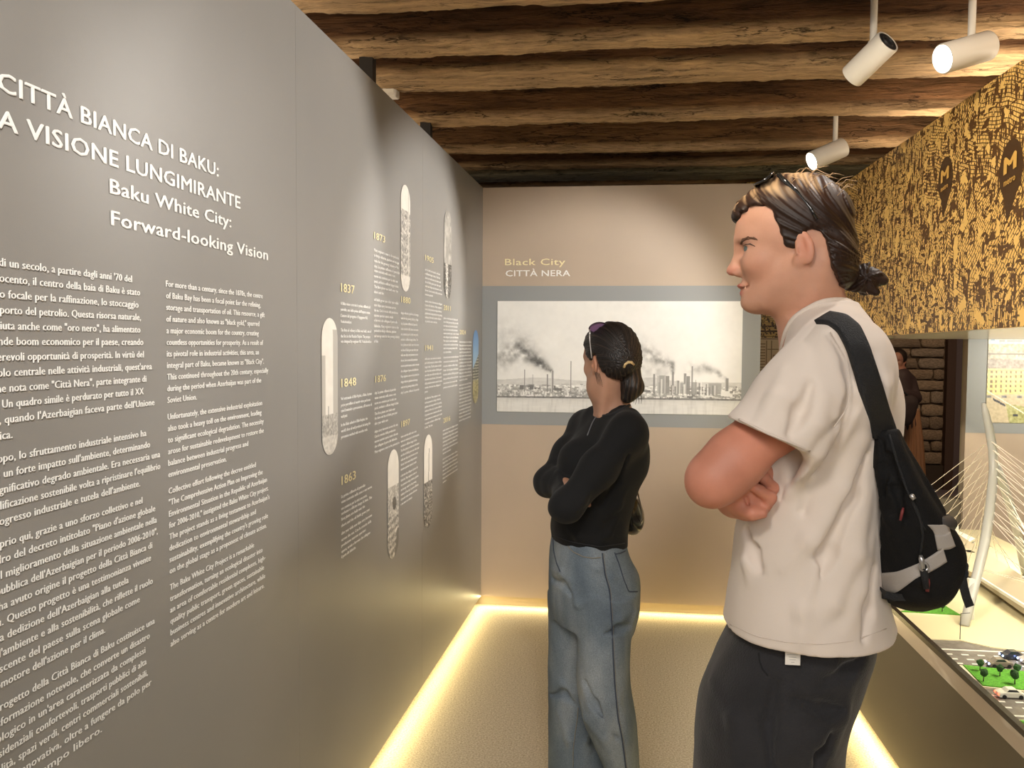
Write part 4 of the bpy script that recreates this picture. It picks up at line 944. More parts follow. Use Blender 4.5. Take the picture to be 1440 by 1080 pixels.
# ================================================================ BODIES: smooth distance fields meshed as one continuous surface
class Body:
    def __init__(s): s.ops = []
    # every op: (function(p)->d, blend k, mode)
    def add(s, fn, k=.012, mode='+'): s.ops.append((fn, k, mode)); return s
    def cone(s, a, b, ra, rb, k=.012, mode='+', flat=None):
        a = np.array(a, float); b = np.array(b, float); ab = b-a; L2 = max((ab**2).sum(), 1e-9)
        if flat is not None: fn_, fs = np.array(Vector(flat[0]).normalized()), flat[1]
        def f(p):
            q = p-a
            t = np.clip(q@ab/L2, 0, 1)
            r = q-t[..., None]*ab
            if flat is not None:
                c = r@fn_; r = r+c[..., None]*fn_*(1/fs-1)
            return np.sqrt((r*r).sum(-1))-(ra+(rb-ra)*t)
        return s.add(f, k, mode)
    def chain(s, pts, rs, k=.012, mode='+', flat=None):
        for i in range(len(pts)-1): s.cone(pts[i], pts[i+1], rs[i], rs[i+1], k, mode, flat)
        return s
    def ell(s, c, r, R=None, k=.012, mode='+'):
        c = np.array(c, float); r = np.array(r, float); R = np.eye(3) if R is None else np.array(R)
        def f(p):
            q = (p-c)@R                     # R columns = local axes
            k0 = np.sqrt(((q/r)**2).sum(-1)); k1 = np.sqrt(((q/(r*r))**2).sum(-1))+1e-9
            return k0*(k0-1)/k1
        return s.add(f, k, mode)
    def loft(s, secs, R=None, k=.015, mode='+', n=2.2, cap=.01):
        """secs: (z, cx, cy, rx, ry) in world; R columns: axes of the section ellipse (x axis, y axis, up)"""
        S = np.array(sorted(secs), float); R = np.eye(3) if R is None else np.array(R)
        ax, ay = R[:, 0], R[:, 1]
        # smooth interpolation tables
        zt_ = np.linspace(S[0, 0], S[-1, 0], 160)
        tab = [catmull(S[:, 0], S[:, i], zt_) for i in range(1, 5)]
        def f(p):
            z = p[..., 2]; zc = np.clip(z, S[0, 0], S[-1, 0])
            cx, cy, rx, ry = [np.interp(zc, zt_, t) for t in tab]
            dx = p[..., 0]-cx; dy = p[..., 1]-cy
            u = np.abs(dx*ax[0]+dy*ax[1])/rx; v = np.abs(dx*ay[0]+dy*ay[1])/ry
            k0 = (u**n+v**n)**(1/n)
            g = np.sqrt((u/rx)**2+(v/ry)**2)/np.maximum(k0, 1e-6)
            d = (k0-1)/np.maximum(g, 1e-6)*np.clip(k0, .3, 1.2)
            d = np.clip(d, -.2, 1)
            dz = np.maximum(S[0, 0]-z, z-S[-1, 0])
            return np.maximum(d, dz)
        return s.add(f, k, mode)
    def __call__(s, p):
        d = np.full(p.shape[:-1], 1.0)
        for f, k, m in s.ops:
            e = f(p)
            d = comb(d, e, k, m)
        return d
    def grad(s, p, h=1e-3):
        g = np.zeros_like(p)
        for i in range(3):
            o = np.zeros(3); o[i] = h; g[..., i] = s(p+o)-s(p-o)
        return g/(np.linalg.norm(g, axis=-1, keepdims=True)+1e-9)
    def mesh(s, lo, hi, h, B=8):
        """sparse surface nets"""
        lo = np.array(lo, float); hi = np.array(hi, float); bs = B*h
        n = np.ceil((hi-lo)/bs).astype(int)
        ijk = np.stack(np.meshgrid(*[np.arange(q) for q in n], indexing='ij'), -1).reshape(-1, 3)
        cen = lo+(ijk+.5)*bs; R = bs*.9+.004
        vals = []; 
        d = np.full(len(cen), 1.)
        for f, k, m in s.ops:
            e = f(cen); vals.append(e); d = comb(d, e, k, m)
        act = np.abs(d) < R*2.0
        ijk = ijk[act]; cen = cen[act]; vals = [v[act] for v in vals]
        g = np.arange(B+1)*h; off = np.stack(np.meshgrid(g, g, g, indexing='ij'), -1)
        D = np.full((len(ijk), B+1, B+1, B+1), 1., np.float64)
        base = lo+ijk*bs
        for (f, k, m), v in zip(s.ops, vals):
            if m == '+': near = v < R*1.7+k+.05
            elif m == '-': near = v < R*1.7+k+.03
            else: near = np.ones(len(v), bool)
            ii = np.nonzero(near)[0]
            for c0 in range(0, len(ii), 1500):
                q = ii[c0:c0+1500]; p = base[q][:, None, None, None, :]+off
                D[q] = comb(D[q], f(p), k, m)
        neg = D < 0
        tot = n*B+1
        # cells with a sign change
        c8 = [neg[:, a:B+a, b:B+b, c:B+c] for a in (0, 1) for b in (0, 1) for c in (0, 1)]
        cnt = sum(x.astype(np.int8) for x in c8); cell = (cnt > 0) & (cnt < 8)
        bi, ci, cj, ck = np.nonzero(cell)
        acc = np.zeros((len(bi), 3)); w_ = np.zeros(len(bi))
        E = []
        for a in range(8):
            for ax in range(3):
                o = [(a >> 2) & 1, (a >> 1) & 1, a & 1]
                if o[ax]: continue
                o2 = list(o); o2[ax] = 1
                d0 = D[bi, ci+o[0], cj+o[1], ck+o[2]]; d1 = D[bi, ci+o2[0], cj+o2[1], ck+o2[2]]
                x = (d0 < 0) != (d1 < 0); t = np.where(x, d0/np.where(x, d0-d1, 1), 0)
                pt = np.array(o, float)[None]+np.zeros((len(bi), 1)); pt[:, ax] += t
                acc += pt*x[:, None]; w_ += x
        loc = acc/w_[:, None]
        gi = ijk[bi]*B+np.stack([ci, cj, ck], -1)
        V = lo+(gi+loc)*h
        key = (gi[:, 0]*tot[1]+gi[:, 1])*tot[2]+gi[:, 2]
        order = np.argsort(key); skey = key[order]
        # quads around crossing edges
        F = []
        for ax in range(3):
            u, v = (ax+1) % 3, (ax+2) % 3
            sl0 = [slice(0, B)]*3; sl1 = [slice(0, B)]*3; sl1[ax] = slice(1, B+1)
            a0 = neg[(slice(None), *sl0)]; a1 = neg[(slice(None), *sl1)]
            b_, x_, y_, z_ = np.nonzero(a0 != a1)
            gp = ijk[b_]*B+np.stack([x_, y_, z_], -1); inside = a0[b_, x_, y_, z_]
            q = []
            ok = np.ones(len(gp), bool)
            for du, dv in ((0, 0), (-1, 0), (-1, -1), (0, -1)):
                c = gp.copy(); c[:, u] += du; c[:, v] += dv
                ok &= (c >= 0).all(1)
                kk = (c[:, 0]*tot[1]+c[:, 1])*tot[2]+c[:, 2]
                pos = np.clip(np.searchsorted(skey, kk), 0, len(skey)-1); ok &= skey[pos] == kk
                q.append(order[pos])
            q = np.stack(q, -1); q = np.where(inside[:, None], q, q[:, ::-1]); F.append(q[ok])
        return V, np.concatenate(F)
def catmull(x, y, xs):
    m_ = np.zeros_like(y)
    for i in range(len(x)):
        if i == 0: m_[i] = (y[1]-y[0])/(x[1]-x[0])
        elif i == len(x)-1: m_[i] = (y[-1]-y[-2])/(x[-1]-x[-2])
        else: m_[i] = .5*((y[i+1]-y[i])/(x[i+1]-x[i])+(y[i]-y[i-1])/(x[i]-x[i-1]))
    k = np.clip(np.searchsorted(x, xs)-1, 0, len(x)-2); h = x[k+1]-x[k]; t = (xs-x[k])/h
    return (2*t**3-3*t**2+1)*y[k]+(t**3-2*t**2+t)*h*m_[k]+(-2*t**3+3*t**2)*y[k+1]+(t**3-t**2)*h*m_[k+1]
def comb(d, e, k, m):
    if m == '+':
        h = np.clip(k-np.abs(d-e), 0, None)/k if k > 0 else 0
        return np.minimum(d, e)-h*h*k*.25
    if m == '-':
        e = -e; h = np.clip(k-np.abs(d-e), 0, None)/k if k > 0 else 0
        return np.maximum(d, e)+h*h*k*.25
    if m == '&':
        h = np.clip(k-np.abs(d-e), 0, None)/k if k > 0 else 0
        return np.maximum(d, e)+h*h*k*.25
    if m == 'd': return d+e             # displacement
def np_mesh(name, V, F, m, parent=None, colr=None, smooth=True):
    me = bpy.data.meshes.new(name); off = np.array(parent_origin(parent))
    me.vertices.add(len(V)); me.vertices.foreach_set('co', (V-off).astype(np.float32).ravel())
    me.loops.add(F.size); me.loops.foreach_set('vertex_index', F.ravel().astype(np.int32))
    me.polygons.add(len(F)); me.polygons.foreach_set('loop_start', (np.arange(len(F))*4).astype(np.int32)); me.polygons.foreach_set('loop_total', np.full(len(F), 4, np.int32))
    me.update(calc_edges=True)
    if colr is not None:
        ca = me.color_attributes.new('paint', 'FLOAT_COLOR', 'POINT')
        ca.data.foreach_set('color', np.concatenate([colr, np.ones((len(V), 1))], -1).astype(np.float32).ravel())
    if smooth: me.polygons.foreach_set('use_smooth', np.ones(len(F), bool))
    me.update()
    return link(name, me, m, parent)
def hit(body, px, py, y0=.9, y1=2.4, off=0.0, step=.006):
    """where the view ray through a pixel meets a body"""
    d = np.array(ray(px, py)); d = d/d[1]
    ys = np.arange(y0, y1, step); p = np.array(EYE)+ys[:, None]*d; v = body(p)
    k = np.nonzero(v < off)[0]
    if len(k) == 0: k = [int(np.argmin(v))]; return p[k[0]]
    k = k[0]
    if k == 0: return p[0]
    t = (v[k-1]-off)/(v[k-1]-v[k]); return p[k-1]+(p[k]-p[k-1])*t
def nz3(p, f, seed=0):      # cheap smooth 3-d noise in -1..1
    x, y, z = p[..., 0]*f, p[..., 1]*f, p[..., 2]*f
    return (np.sin(x*1.0+1.7*np.sin(y*.9+seed)+.3)+np.sin(y*1.3+1.3*np.sin(z*1.1+seed*2)+1.1)+np.sin(z*.8+1.5*np.sin(x*1.2+seed*3)))/3
def ribbon(name, body, left, right, m, parent, thick=.003, off=.001, n=24, y0=.9, y1=2.4):
    """a strap or band lying on a body between two pixel outlines"""
    def samp(pl):
        pl = np.array(pl, float); t = np.linspace(0, len(pl)-1, n); return np.stack([np.interp(t, range(len(pl)), pl[:, i]) for i in (0, 1)], -1)
    A, B_ = samp(left), samp(right); W = 7
    top = np.zeros((n, W, 3)); 
    for i in range(n):
        for j in range(W):
            q = A[i]+(B_[i]-A[i])*j/(W-1); top[i, j] = hit(body, q[0], q[1], y0, y1)
    for _ in range(2): top[1:-1] = (top[:-2]+2*top[1:-1]+top[2:])/4
    g = body.grad(top)
    up = top+g*(off+thick); dn = top+g*(-.002)
    V = np.concatenate([up.reshape(-1, 3), dn.reshape(-1, 3)]); N_ = n*W; F = []
    for i in range(n-1):
        for j in range(W-1):
            a = i*W+j; F.append((a, a+1, a+W+1, a+W)); F.append((N_+a, N_+a+W, N_+a+W+1, N_+a+1))
        for j in (0, W-1):
            a = i*W+j; F.append((a, a+W, N_+a+W, N_+a) if j == 0 else (a, N_+a, N_+a+W, a+W))
    for i in (0, n-1):
        for j in range(W-1):
            a = i*W+j; F.append((a, N_+a, N_+a+1, a+1) if i == 0 else (a, a+1, N_+a+1, N_+a))
    return np_mesh(name, V, np.array(F), m, parent)
def seam(body, pts, r, m, name, parent, n=30, y0=.9, y1=2.4, lift=0.0):
    pts = np.array(pts, float); t = np.linspace(0, len(pts)-1, n); q = np.stack([np.interp(t, range(len(pts)), pts[:, i]) for i in (0, 1)], -1)
    P_ = np.array([hit(body, a, b, y0, y1) for a, b in q]); P_[1:-1] = (P_[:-2]+2*P_[1:-1]+P_[2:])/4
    P_ = P_+body.grad(P_)*lift
    return MB().tube([tuple(p) for p in P_], r, 6).build(name, m, parent, smooth=True)
def fold(body, pts, r, k=.014, mode='+', depth=0, y0=.9, y1=2.4, ref=None):
    """a ridge (+) or crease (-) of cloth following a pixel path on the body"""
    ref = ref or body
    pts = [hit(ref, a, b, y0, y1) for a, b in pts]; pts = np.array(pts)
    g = ref.grad(pts); s = -1 if mode == '+' else 1
    pts = pts+g*(s*r*.72 if depth == 0 else depth)
    rs = [r*.25]+[r]*(len(pts)-2)+[r*.2]
    return list(pts), rs
def axes(F, up=(0, 0, 1)):
    F = Vector(F).normalized(); U = Vector(up); L = U.cross(F).normalized(); U = F.cross(L)
    return np.array([list(F), list(L), list(U)]).T       # columns forward, left, up
def skin_mat(name, col, red):
    m, n, b = new_mat(name)
    a = n.nodes.new('ShaderNodeVertexColor'); a.layer_name = 'paint'
    tc = n.nodes.new('ShaderNodeTexCoord')
    t = N(n, 'ShaderNodeTexNoise'); t.inputs['Scale'].default_value = 14; t.inputs['Detail'].default_value = 5; n.links.new(tc.outputs['Object'], t.inputs['Vector'])
    r = ramp(n, [(.35, (.90, .86, .84)), (.65, (1.06, 1.03, 1.02))]); n.links.new(t.outputs['Fac'], r.inputs[0])
    mu = n.nodes.new('ShaderNodeMix'); mu.data_type = 'RGBA'; mu.blend_type = 'MULTIPLY'; mu.inputs[0].default_value = 1
    n.links.new(a.outputs[0], mu.inputs[6]); n.links.new(r.outputs[0], mu.inputs[7]); n.links.new(mu.outputs[2], b.inputs['Base Color'])
    b.inputs['Roughness'].default_value = .5; b.inputs['Subsurface Weight'].default_value = .12; b.inputs['Subsurface Radius'].default_value = (.012, .004, .002); b.inputs['Subsurface Scale'].default_value = .5
    b.inputs['Specular IOR Level'].default_value = .35
    t2 = N(n, 'ShaderNodeTexNoise'); t2.inputs['Scale'].default_value = 300; n.links.new(tc.outputs['Object'], t2.inputs['Vector'])
    bp = n.nodes.new('ShaderNodeBump'); bp.inputs['Strength'].default_value = .08; bp.inputs['Distance'].default_value = .003; n.links.new(t2.outputs['Fac'], bp.inputs['Height']); n.links.new(bp.outputs[0], b.inputs['Normal'])
    return m
def hair_mat(name, dark, light, axis=(30, 30, 4)):
    m, n, b = new_mat(name)
    a = n.nodes.new('ShaderNodeVertexColor'); a.layer_name = 'paint'
    b.inputs['Roughness'].default_value = .5; b.inputs['Specular IOR Level'].default_value = .35
    sp = n.nodes.new('ShaderNodeSeparateColor'); n.links.new(a.outputs[0], sp.inputs[0])
    r = ramp(n, [(0, tuple(c*.35 for c in dark)), (.45, dark), (1, light)]); n.links.new(sp.outputs[0], r.inputs[0]); n.links.new(r.outputs[0], b.inputs['Base Color'])
    bp = n.nodes.new('ShaderNodeBump'); bp.inputs['Strength'].default_value = .6; bp.inputs['Distance'].default_value = .004
    n.links.new(sp.outputs[0], bp.inputs['Height']); n.links.new(bp.outputs[0], b.inputs['Normal'])
    return m
def head_ops(b, O, R, s=1.0, fem=False):
    """a head in its own frame: x forward, y left, z up; O = centre of the skull at ear height"""
    O = np.array(O, float)
    def W(x, y, z): return O+R@(np.array((x, y, z))*s)
    def e(c, r, k=.012, mode='+', rot=None): b.ell(W(*c), np.array(r)*s, R if rot is None else R@rot, k*s, mode)
    def c(a, q, ra, rb, k=.01, mode='+', flat=None): b.cone(W(*a), W(*q), ra*s, rb*s, k*s, mode, flat)
    e((-.002, 0, .035), (.094, .073, .088), .02)                 # skull
    e((.040, 0, .022), (.064, .058, .070), .03)                  # forehead
    e((.040, 0, -.048), (.050, .048, .068), .03)                 # face
    for y in (-1, 1):
        c((-.006, y*.055, -.05), (.050, y*.026, -.102), .013, .012, .03)         # jaw
        e((.062, y*.037, -.032), (.022, .018, .018), .03)        # cheekbone
        c((.093, y*.012, .012), (.070, y*.048, .014), .0095, .009, .016)         # brow ridge
    e((.059, 0, -.105), (.023, .020, .015), .02)                 # chin
    e((.071, 0, -.077), (.021, .027, .022), .02)                 # mouth mound
    for y in (-1, 1): e((.100, y*.031, -.006), (.018, .018, .0120), .012, '-')    # sockets
    c((.0965, 0, .002), (.108, 0, -.034), .0062, .0092, .012)    # nose
    e((.1090, 0, -.0410), (.0130, .0100, .0095), .008)
    for y in (-1, 1): e((.0975, y*.0115, -.046), (.0115, .0065, .008), .005)
    for y in (-1, 1): e((.104, y*.006, -.054), (.005, .003, .004), .003, '-')
    for y in (-1, 1):
        e((.0750, y*.031, -.005), (.0135, .0160, .0125), .004)    # lids round the eyeball
        c((.088, y*.018, .0048), (.076, y*.046, .0040), .0022, .0022, .004)        # upper lid fold
        e((.0865, y*.0400, -.0045), (.0095, .0125, .0048), .002, '-')              # eye opening
    e((.0935, 0, -.0705), (.0090, .020, .0052), .004)            # upper lip
    e((.0875, 0, -.0835), (.0092, .018, .0062), .004)            # lower lip
    for y in (-1, 1): c((.102, 0, -.0772), (.078, y*.0255, -.0740), .0022, .0030, .003, '-')
    e((.088, 0, -.0935), (.006, .014, .004), .008, '-')
    for y in (-1, 1): c((.098, y*.018, -.052), (.082, y*.030, -.070), .0012, .0016, .010, '-')    # smile fold
    for y in (-1, 1):                                            # ears
        rot = np.array(Matrix.Rotation(y*-.30, 3, 'Z') @ Matrix.Rotation(.22, 3, 'Y'))
        e((-.020, y*.077, -.012), (.0165, .0065, .030), .005, '+', rot)
        e((-.010, y*.072, -.034), (.009, .006, .011), .006)
        e((-.016, y*.0835, -.008), (.0085, .0055, .018), .004, '-', rot)
        e((-.010, y*.082, -.018), (.006, .006, .007), .003, '-')
        c((-.022, y*.081, .004), (-.026, y*.080, -.016), .0028, .0024, .003)
        c((-.008, y*.079, -.022), (-.006, y*.079, -.013), .003, .002, .003)
    return W
# ================================================================ THE MAN
M_SKIN = skin_mat('fair_skin', None, None)
YM = 1.65
man = tag(empty('person', (P(1150, 700, YM).x, YM, 0)), 'tall man in white t-shirt and black trousers, arms crossed, brown hair in a bun', 'person')
FM = Vector((-.972, .235, 0)); RM = axes(FM)                       # facing left, a little away
LM = Vector(RM[:, 1])
def off(p, f=0, l=0, u=0): return np.array(p)+np.array(RM[:, 0])*f+np.array(RM[:, 1])*l+np.array((0, 0, u))
# head frame
HO = np.array(P(1115, 346, YM)); RH = axes(Vector((-.972, .235, -.02)))
b = Body()
HS = 1.03
W = head_ops(b, HO+RH[:, 0]*-.002, RH, HS)
# profile tuning towards the photograph: strong chin line and full neck
b.ell(W(.074, 0, -.104), (.020, .020, .014), RH, .02)
nk0 = np.array(P(1128, 395, YM)); nk1 = np.array(P(1152, 470, YM+.01))
b.chain([W(-.040, 0, -.02), nk0, nk1, nk1+np.array((.03, .02, -.10))], [.060, .062, .067, .09], .03)
b.cone(W(-.052, .045, -.035), off(P(1118, 470, YM), l=.02), .013, .010, .02)       # sternomastoid
b.ell(W(.105-.012, 0, -.0), (.01, .02, .01), RH, .01)
# trunk beneath the shirt
def msec(py, x0, x1, w, Y=YM):
    a, c = P(x0, py, Y), P(x1, py, Y); return (a.z, (a.x+c.x)/2, Y, (c.x-a.x)/2/.972, w)
trunk = [msec(460, 1115, 1222, .10), msec(490, 1108, 1238, .17), msec(520, 1100, 1250, .185), msec(620, 1075, 1250, .165), msec(700, 1062, 1236, .15), msec(850, 1050, 1220, .15), msec(940, 1055, 1195, .14)]
b.loft(trunk, RM, .03)
# near (left) arm: shoulder, elbow, forearm going away across the chest
shL = np.array(P(1178, 512, 1.50)); elL = np.array(P(1006, 672, 1.43)); wrL = np.array(P(1068, 682, 1.70)); 
b.chain([shL, shL+(elL-shL)*.5, shL+(elL-shL)*.85, elL], [.052, .048, .046, .040], .03)
b.ell(elL+np.array((-.012, 0, -.012)), (.032, .034, .034), None, .03)
b.chain([elL, elL+(wrL-elL)*.35, elL+(wrL-elL)*.8, wrL, wrL+(wrL-elL)*.35], [.040, .043, .031, .027, .030], .025)
# far (right) arm: forearm comes towards the viewer and the hand tucks under the near arm
shR = np.array(P(1168, 512, 1.86)); elR = np.array(P(1040, 690, 1.84)); wrR = np.array(P(1034, 704, 1.535))
b.chain([shR, elR], [.058, .044], .03)
b.chain([elR, elR+(wrR-elR)*.4, wrR], [.042, .040, .0275], .025)
# right hand: palm, thumb and four curled fingers gripping the near arm's elbow crook
YH = 1.485
def H(px, py, dY=0): return np.array(P(px, py, YH+dY))
b.ell(H(1056, 706, .008), (.036, .018, .029), np.array(Matrix.Rotation(-.25, 3, 'Y')), .02)
b.cone(wrR, H(1052, 708, .01), .026, .026, .02)
b.chain([H(1074, 714, -.004), H(1083, 700, -.012), H(1068, 690, -.022), H(1052, 681, -.022)], [.0115, .0112, .0098, .0082], .004)     # index
b.chain([H(1078, 706, .012), H(1086, 686, .004), H(1074, 672, -.008), H(1062, 668, -.010)], [.0115, .0112, .0098, .0082], .004)     # middle
b.chain([H(1078, 700, .028), H(1086, 674, .022), H(1078, 660, .010), H(1068, 656, .004)], [.011, .0105, .009, .0078], .004)     # ring
b.chain([H(1074, 692, .040), H(1082, 664, .036), H(1076, 652, .026)], [.0098, .009, .0078], .004)                                # little
b.chain([H(1044, 716, -.008), H(1058, 722, -.018), H(1072, 722, -.020)], [.0135, .0115, .0092], .007)                        # thumb base along the lower edge
b.cone(H(1049, 700, -.016), H(1054, 716, -.016), .0028, .0018, .006, '-')
b.cone(H(1057, 694, -.022), H(1071, 706, -.026), .0022, .0015, .005, '-')
# left hand, tucked on the far side
hl = wrL+(wrL-elL)*.30
b.ell(hl+np.array((.02, .03, .01)), (.030, .038, .016), None, .02)
for k in range(4):
    q = hl+np.array((.012+.0*k, .045, .034-.019*k)); b.chain([q, q+np.array((.03, .035, .01)), q+np.array((.045, .02, .012))], [.0105, .0095, .008], .004)
b.chain([hl+np.array((-.01, .01, .02)), hl+np.array((0, .03, .05))], [.013, .0095], .006)
# legs inside the trousers
hipc = np.array(P(1122, 940, YM))
for l, f in ((.085, .02), (-.085, -.03)):
    h0 = off(hipc, l=l, u=0); kn = off(hipc, f=f+.03, l=l*1.05, u=-.43); kn[2] = .52; an = off(hipc, f=f-.01, l=l*1.1); an[2] = .09
    b.chain([h0, kn, an], [.075, .052, .042], .03)
    b.cone((an[0], an[1], .06), (an[0]+FM.x*.13, an[1]+FM.y*.13, .045), .035, .028, .03)
body_m = b
lo = (-.35, 1.2, .0); hi = (1.0, 2.15, 1.97)
V, F = b.mesh(lo, hi, .0030)
hx = (V-(HO+RH[:, 0]*-.004))@RH/HS
base = np.array((.57, .315, .215)); col_ = np.tile(base, (len(V), 1))
def blob(c, r, colr, soft=1.):
    global col_
    d = np.sqrt((((hx-np.array(c))/np.array(r))**2).sum(-1)); w_ = np.clip((1.35-d)/.7*soft, 0, 1)[:, None]
    col_ = col_*(1-w_)+np.array(colr)*w_
blob((.065, .045, -.045), (.03, .03, .026), (.60, .30, .20), .5)
blob((.112, 0, -.045), (.016, .018, .014), (.62, .27, .19), .8)
blob((.100, 0, -.0715), (.009, .024, .0048), (.50, .15, .12)); blob((.096, 0, -.084), (.009, .020, .0058), (.52, .17, .13))
blob((-.02, .082, -.012), (.02, .02, .034), (.62, .28, .19), .6)
blob((-.03, 0, -.14), (.06, .08, .05), (.60, .28, .18), .5)
blob((.09, .034, .006), (.02, .02, .004), (.48, .25, .17), .6)
arm = (V[:, 2] < 1.50)[:, None]; col_ = np.where(arm, np.array((.56, .245, .165)), col_)
np_mesh('body', V, F, M_SKIN, man, col_)
# brows, eyes
M_EYEW = mat('eye_white', (.50, .46, .43), .2); M_IRIS = mat('eye_iris', (.10, .13, .12), .15)
for y in (1, -1):
    ey = W(.0745, y*.0315, -.0045)
    e_ = MB(); Me = Matrix.Translation(ey) @ Matrix(RH.tolist()).to_4x4() @ Matrix.Rotation(PI/2, 4, 'Y')
    e_.lathe([(.0128*math.sin(a), .0128*math.cos(a)) for a in np.linspace(0, PI, 14)], 20, Me).build('eyeball', M_EYEW, man, smooth=True)
    Me = Me @ Matrix.Rotation(-.62*y, 4, 'X'); e_ = MB(); e_.lathe([(0, .0132), (.0025, .0131), (.0056, .0120)], 16, Me).build('iris', M_IRIS, man, smooth=True)
bq = [hit(b, *q, 1.3, 1.9) for q in ((1042, 343), (1045, 337.5), (1052, 334.5), (1060, 335), (1068, 338.5))]
def mirror(p): l = (p-(HO+RH[:, 0]*-.002))@RH; l[1] = -l[1]; return HO+RH[:, 0]*-.002+RH@l
hb = Body()
for pts in (bq, [mirror(p) for p in bq]): hb.chain(pts, [.0022, .0030, .0028, .0022, .0012], .003, '+', flat=(tuple(RH[:, 1]), .6))
V, F = hb.mesh(HO-.13, HO+.13, .0018, 4); np_mesh('eyebrows', V, F, mat('brow_hair', (.16, .075, .04), .8, bump=.8, bscale=400), man)
lash = [hit(b, *q, 1.3, 1.9) for q in ((1045, 346), (1049, 343.5), (1055, 343), (1062, 346.5))]
for pts in (lash, [mirror(p) for p in lash]): MB().tube([tuple(q_) for q_ in pts], [.0006, .0011, .0013, .0006], 6).build('eyelashes', mat('lash_brown', (.05, .025, .018), .7), man, smooth=True)
# hair: swept back over the skull to a bun
def hairline(x):     # lowest hair height along the head
    return np.interp(x, [-.13, -.10, -.075, -.055, -.045, -.036, -.022, -.006, .008, .022, .034, .048, .075, .10, .13], [-.085, -.088, -.080, -.045, .0, .018, .022, .008, -.016, -.010, .024, .060, .070, .062, .06])
h = Body()
h.ell(W(-.001, 0, .040), np.array((.104, .082, .094))*HS, RH, .02); h.ell(W(.036, 0, .060), np.array((.062, .062, .050))*HS, RH, .03)
h.ell(W(-.060, 0, -.030), np.array((.046, .0735, .060))*HS, RH, .02)
h.cone(W(-.040, 0, -.050), W(-.050, 0, -.02), .054, .056, .03)
def cut(p):
    q = (p-(HO+RH[:, 0]*-.004))@RH/HS; return (hairline(q[..., 0]+np.abs(q[..., 1])*.12)-q[..., 2])*.75
h.add(cut, .008, '&')
def strands(p):
    q = (p-HO)@RH; a = np.arctan2(q[..., 2]+.060, q[..., 0]+.150); r_ = q[..., 1]
    return .0016*np.sin(a*46+r_*60+3*np.sin(a*9+r_*30))+.0009*np.sin(a*120+r_*220+2*np.sin(r_*90))+.0035*np.sin(a*11+r_*25)*np.clip(q[..., 0]*12, 0, 1)
h.add(strands, 0, 'd')
h.add(lambda p: np.linalg.norm(p-W(.082, .01, .066), axis=-1)-.019*(1+.2*np.sin(p[..., 0]*300+p[..., 2]*200)), .02)       # quiff at the front
h.add(lambda p: np.linalg.norm(p-W(.090, .0, .056), axis=-1)-.010, .02)
bun = np.array(P(1213, 392, YM+.01))
h.cone(W(-.080, 0, -.050), bun+np.array((-.02, 0, 0)), .030, .015, .014)
def bunf(p):
    q = p-bun; r_ = np.sqrt((q[..., 0]/1.25)**2+(q[..., 1])**2+(q[..., 2]/.98)**2); a = np.arctan2(q[..., 2], q[..., 0])
    return r_-.029-.0030*np.sin(a*5+r_*260+q[..., 1]*90)-.0016*np.sin(a*17+q[..., 1]*160)
h.add(bunf, .008)
h.cone(bun+np.array((.01, -.01, .006)), bun+np.array((.034, -.012, -.004)), .014, .010, .006); h.cone(bun+np.array((0, -.01, -.012)), bun+np.array((.020, -.016, -.026)), .014, .008, .006)
V, F = h.mesh(HO-np.array((.16, .13, .2)), HO+np.array((.22, .13, .17)), .0026)
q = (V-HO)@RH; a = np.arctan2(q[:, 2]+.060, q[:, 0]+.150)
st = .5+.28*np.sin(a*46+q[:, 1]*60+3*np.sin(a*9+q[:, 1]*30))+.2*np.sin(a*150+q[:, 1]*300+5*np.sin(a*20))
lit_top = np.clip((q[:, 2]-.055+.0*q[:, 0])*22, 0, 1)*np.clip((q[:, 0]+.12)*9, 0, 1); st = np.clip(.06+.40*st*(.35+.2*np.clip(-q[:, 0]*6, 0, 1))+lit_top*(.25+.55*st), 0, 1)  # top of the hair painted golden as if lit, sides near black
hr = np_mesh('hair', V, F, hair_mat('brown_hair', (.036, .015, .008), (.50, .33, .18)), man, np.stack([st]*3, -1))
fw = MB(); rr = random.Random(8)
for k in range(46):
    x = rr.uniform(-.09, .085); y = rr.uniform(-.05, .06); zt_ = .128-.6*x*x*8-1.6*y*y*4; p0 = W(x, y, min(zt_, .125)-.004); L_ = rr.uniform(.012, .034)
    c1 = p0+RH@np.array((-.6*L_, rr.uniform(-.3, .3)*L_, .55*L_)); c2 = p0+RH@np.array((-1.3*L_, rr.uniform(-.5, .5)*L_, rr.uniform(.0, .7)*L_))
    fw.tube([p0, c1, c2], [.0006, .0005, .0003], 3)
for k in range(16):
    a = rr.uniform(0, 6.28); p0 = bun+np.array((.032*math.cos(a), rr.uniform(-.02, .01), .026*math.sin(a))); fw.tube([p0, p0+np.array((.012*math.cos(a+.5), 0, .012*math.sin(a+.5))), p0+np.array((.014*math.cos(a+1.2), 0, .016*math.sin(a+1.2)))], [.0006, .0005, .0003], 3)
for k in range(26):
    x = rr.uniform(.05, .1); p0 = W(x, rr.uniform(-.03, .04), .070); r_ = rr.uniform(.010, .020); 
    fw.tube([p0+RH@np.array((r_*math.cos(t_), 0, r_*math.sin(t_)*.9)) for t_ in np.linspace(2.4, -.9, 8)], .0006, 3)
f_ = fw.build('stray_hairs', mat('lit_hair', (.42, .27, .15), .4), hr, smooth=True); f_['kind'] = 'stuff'
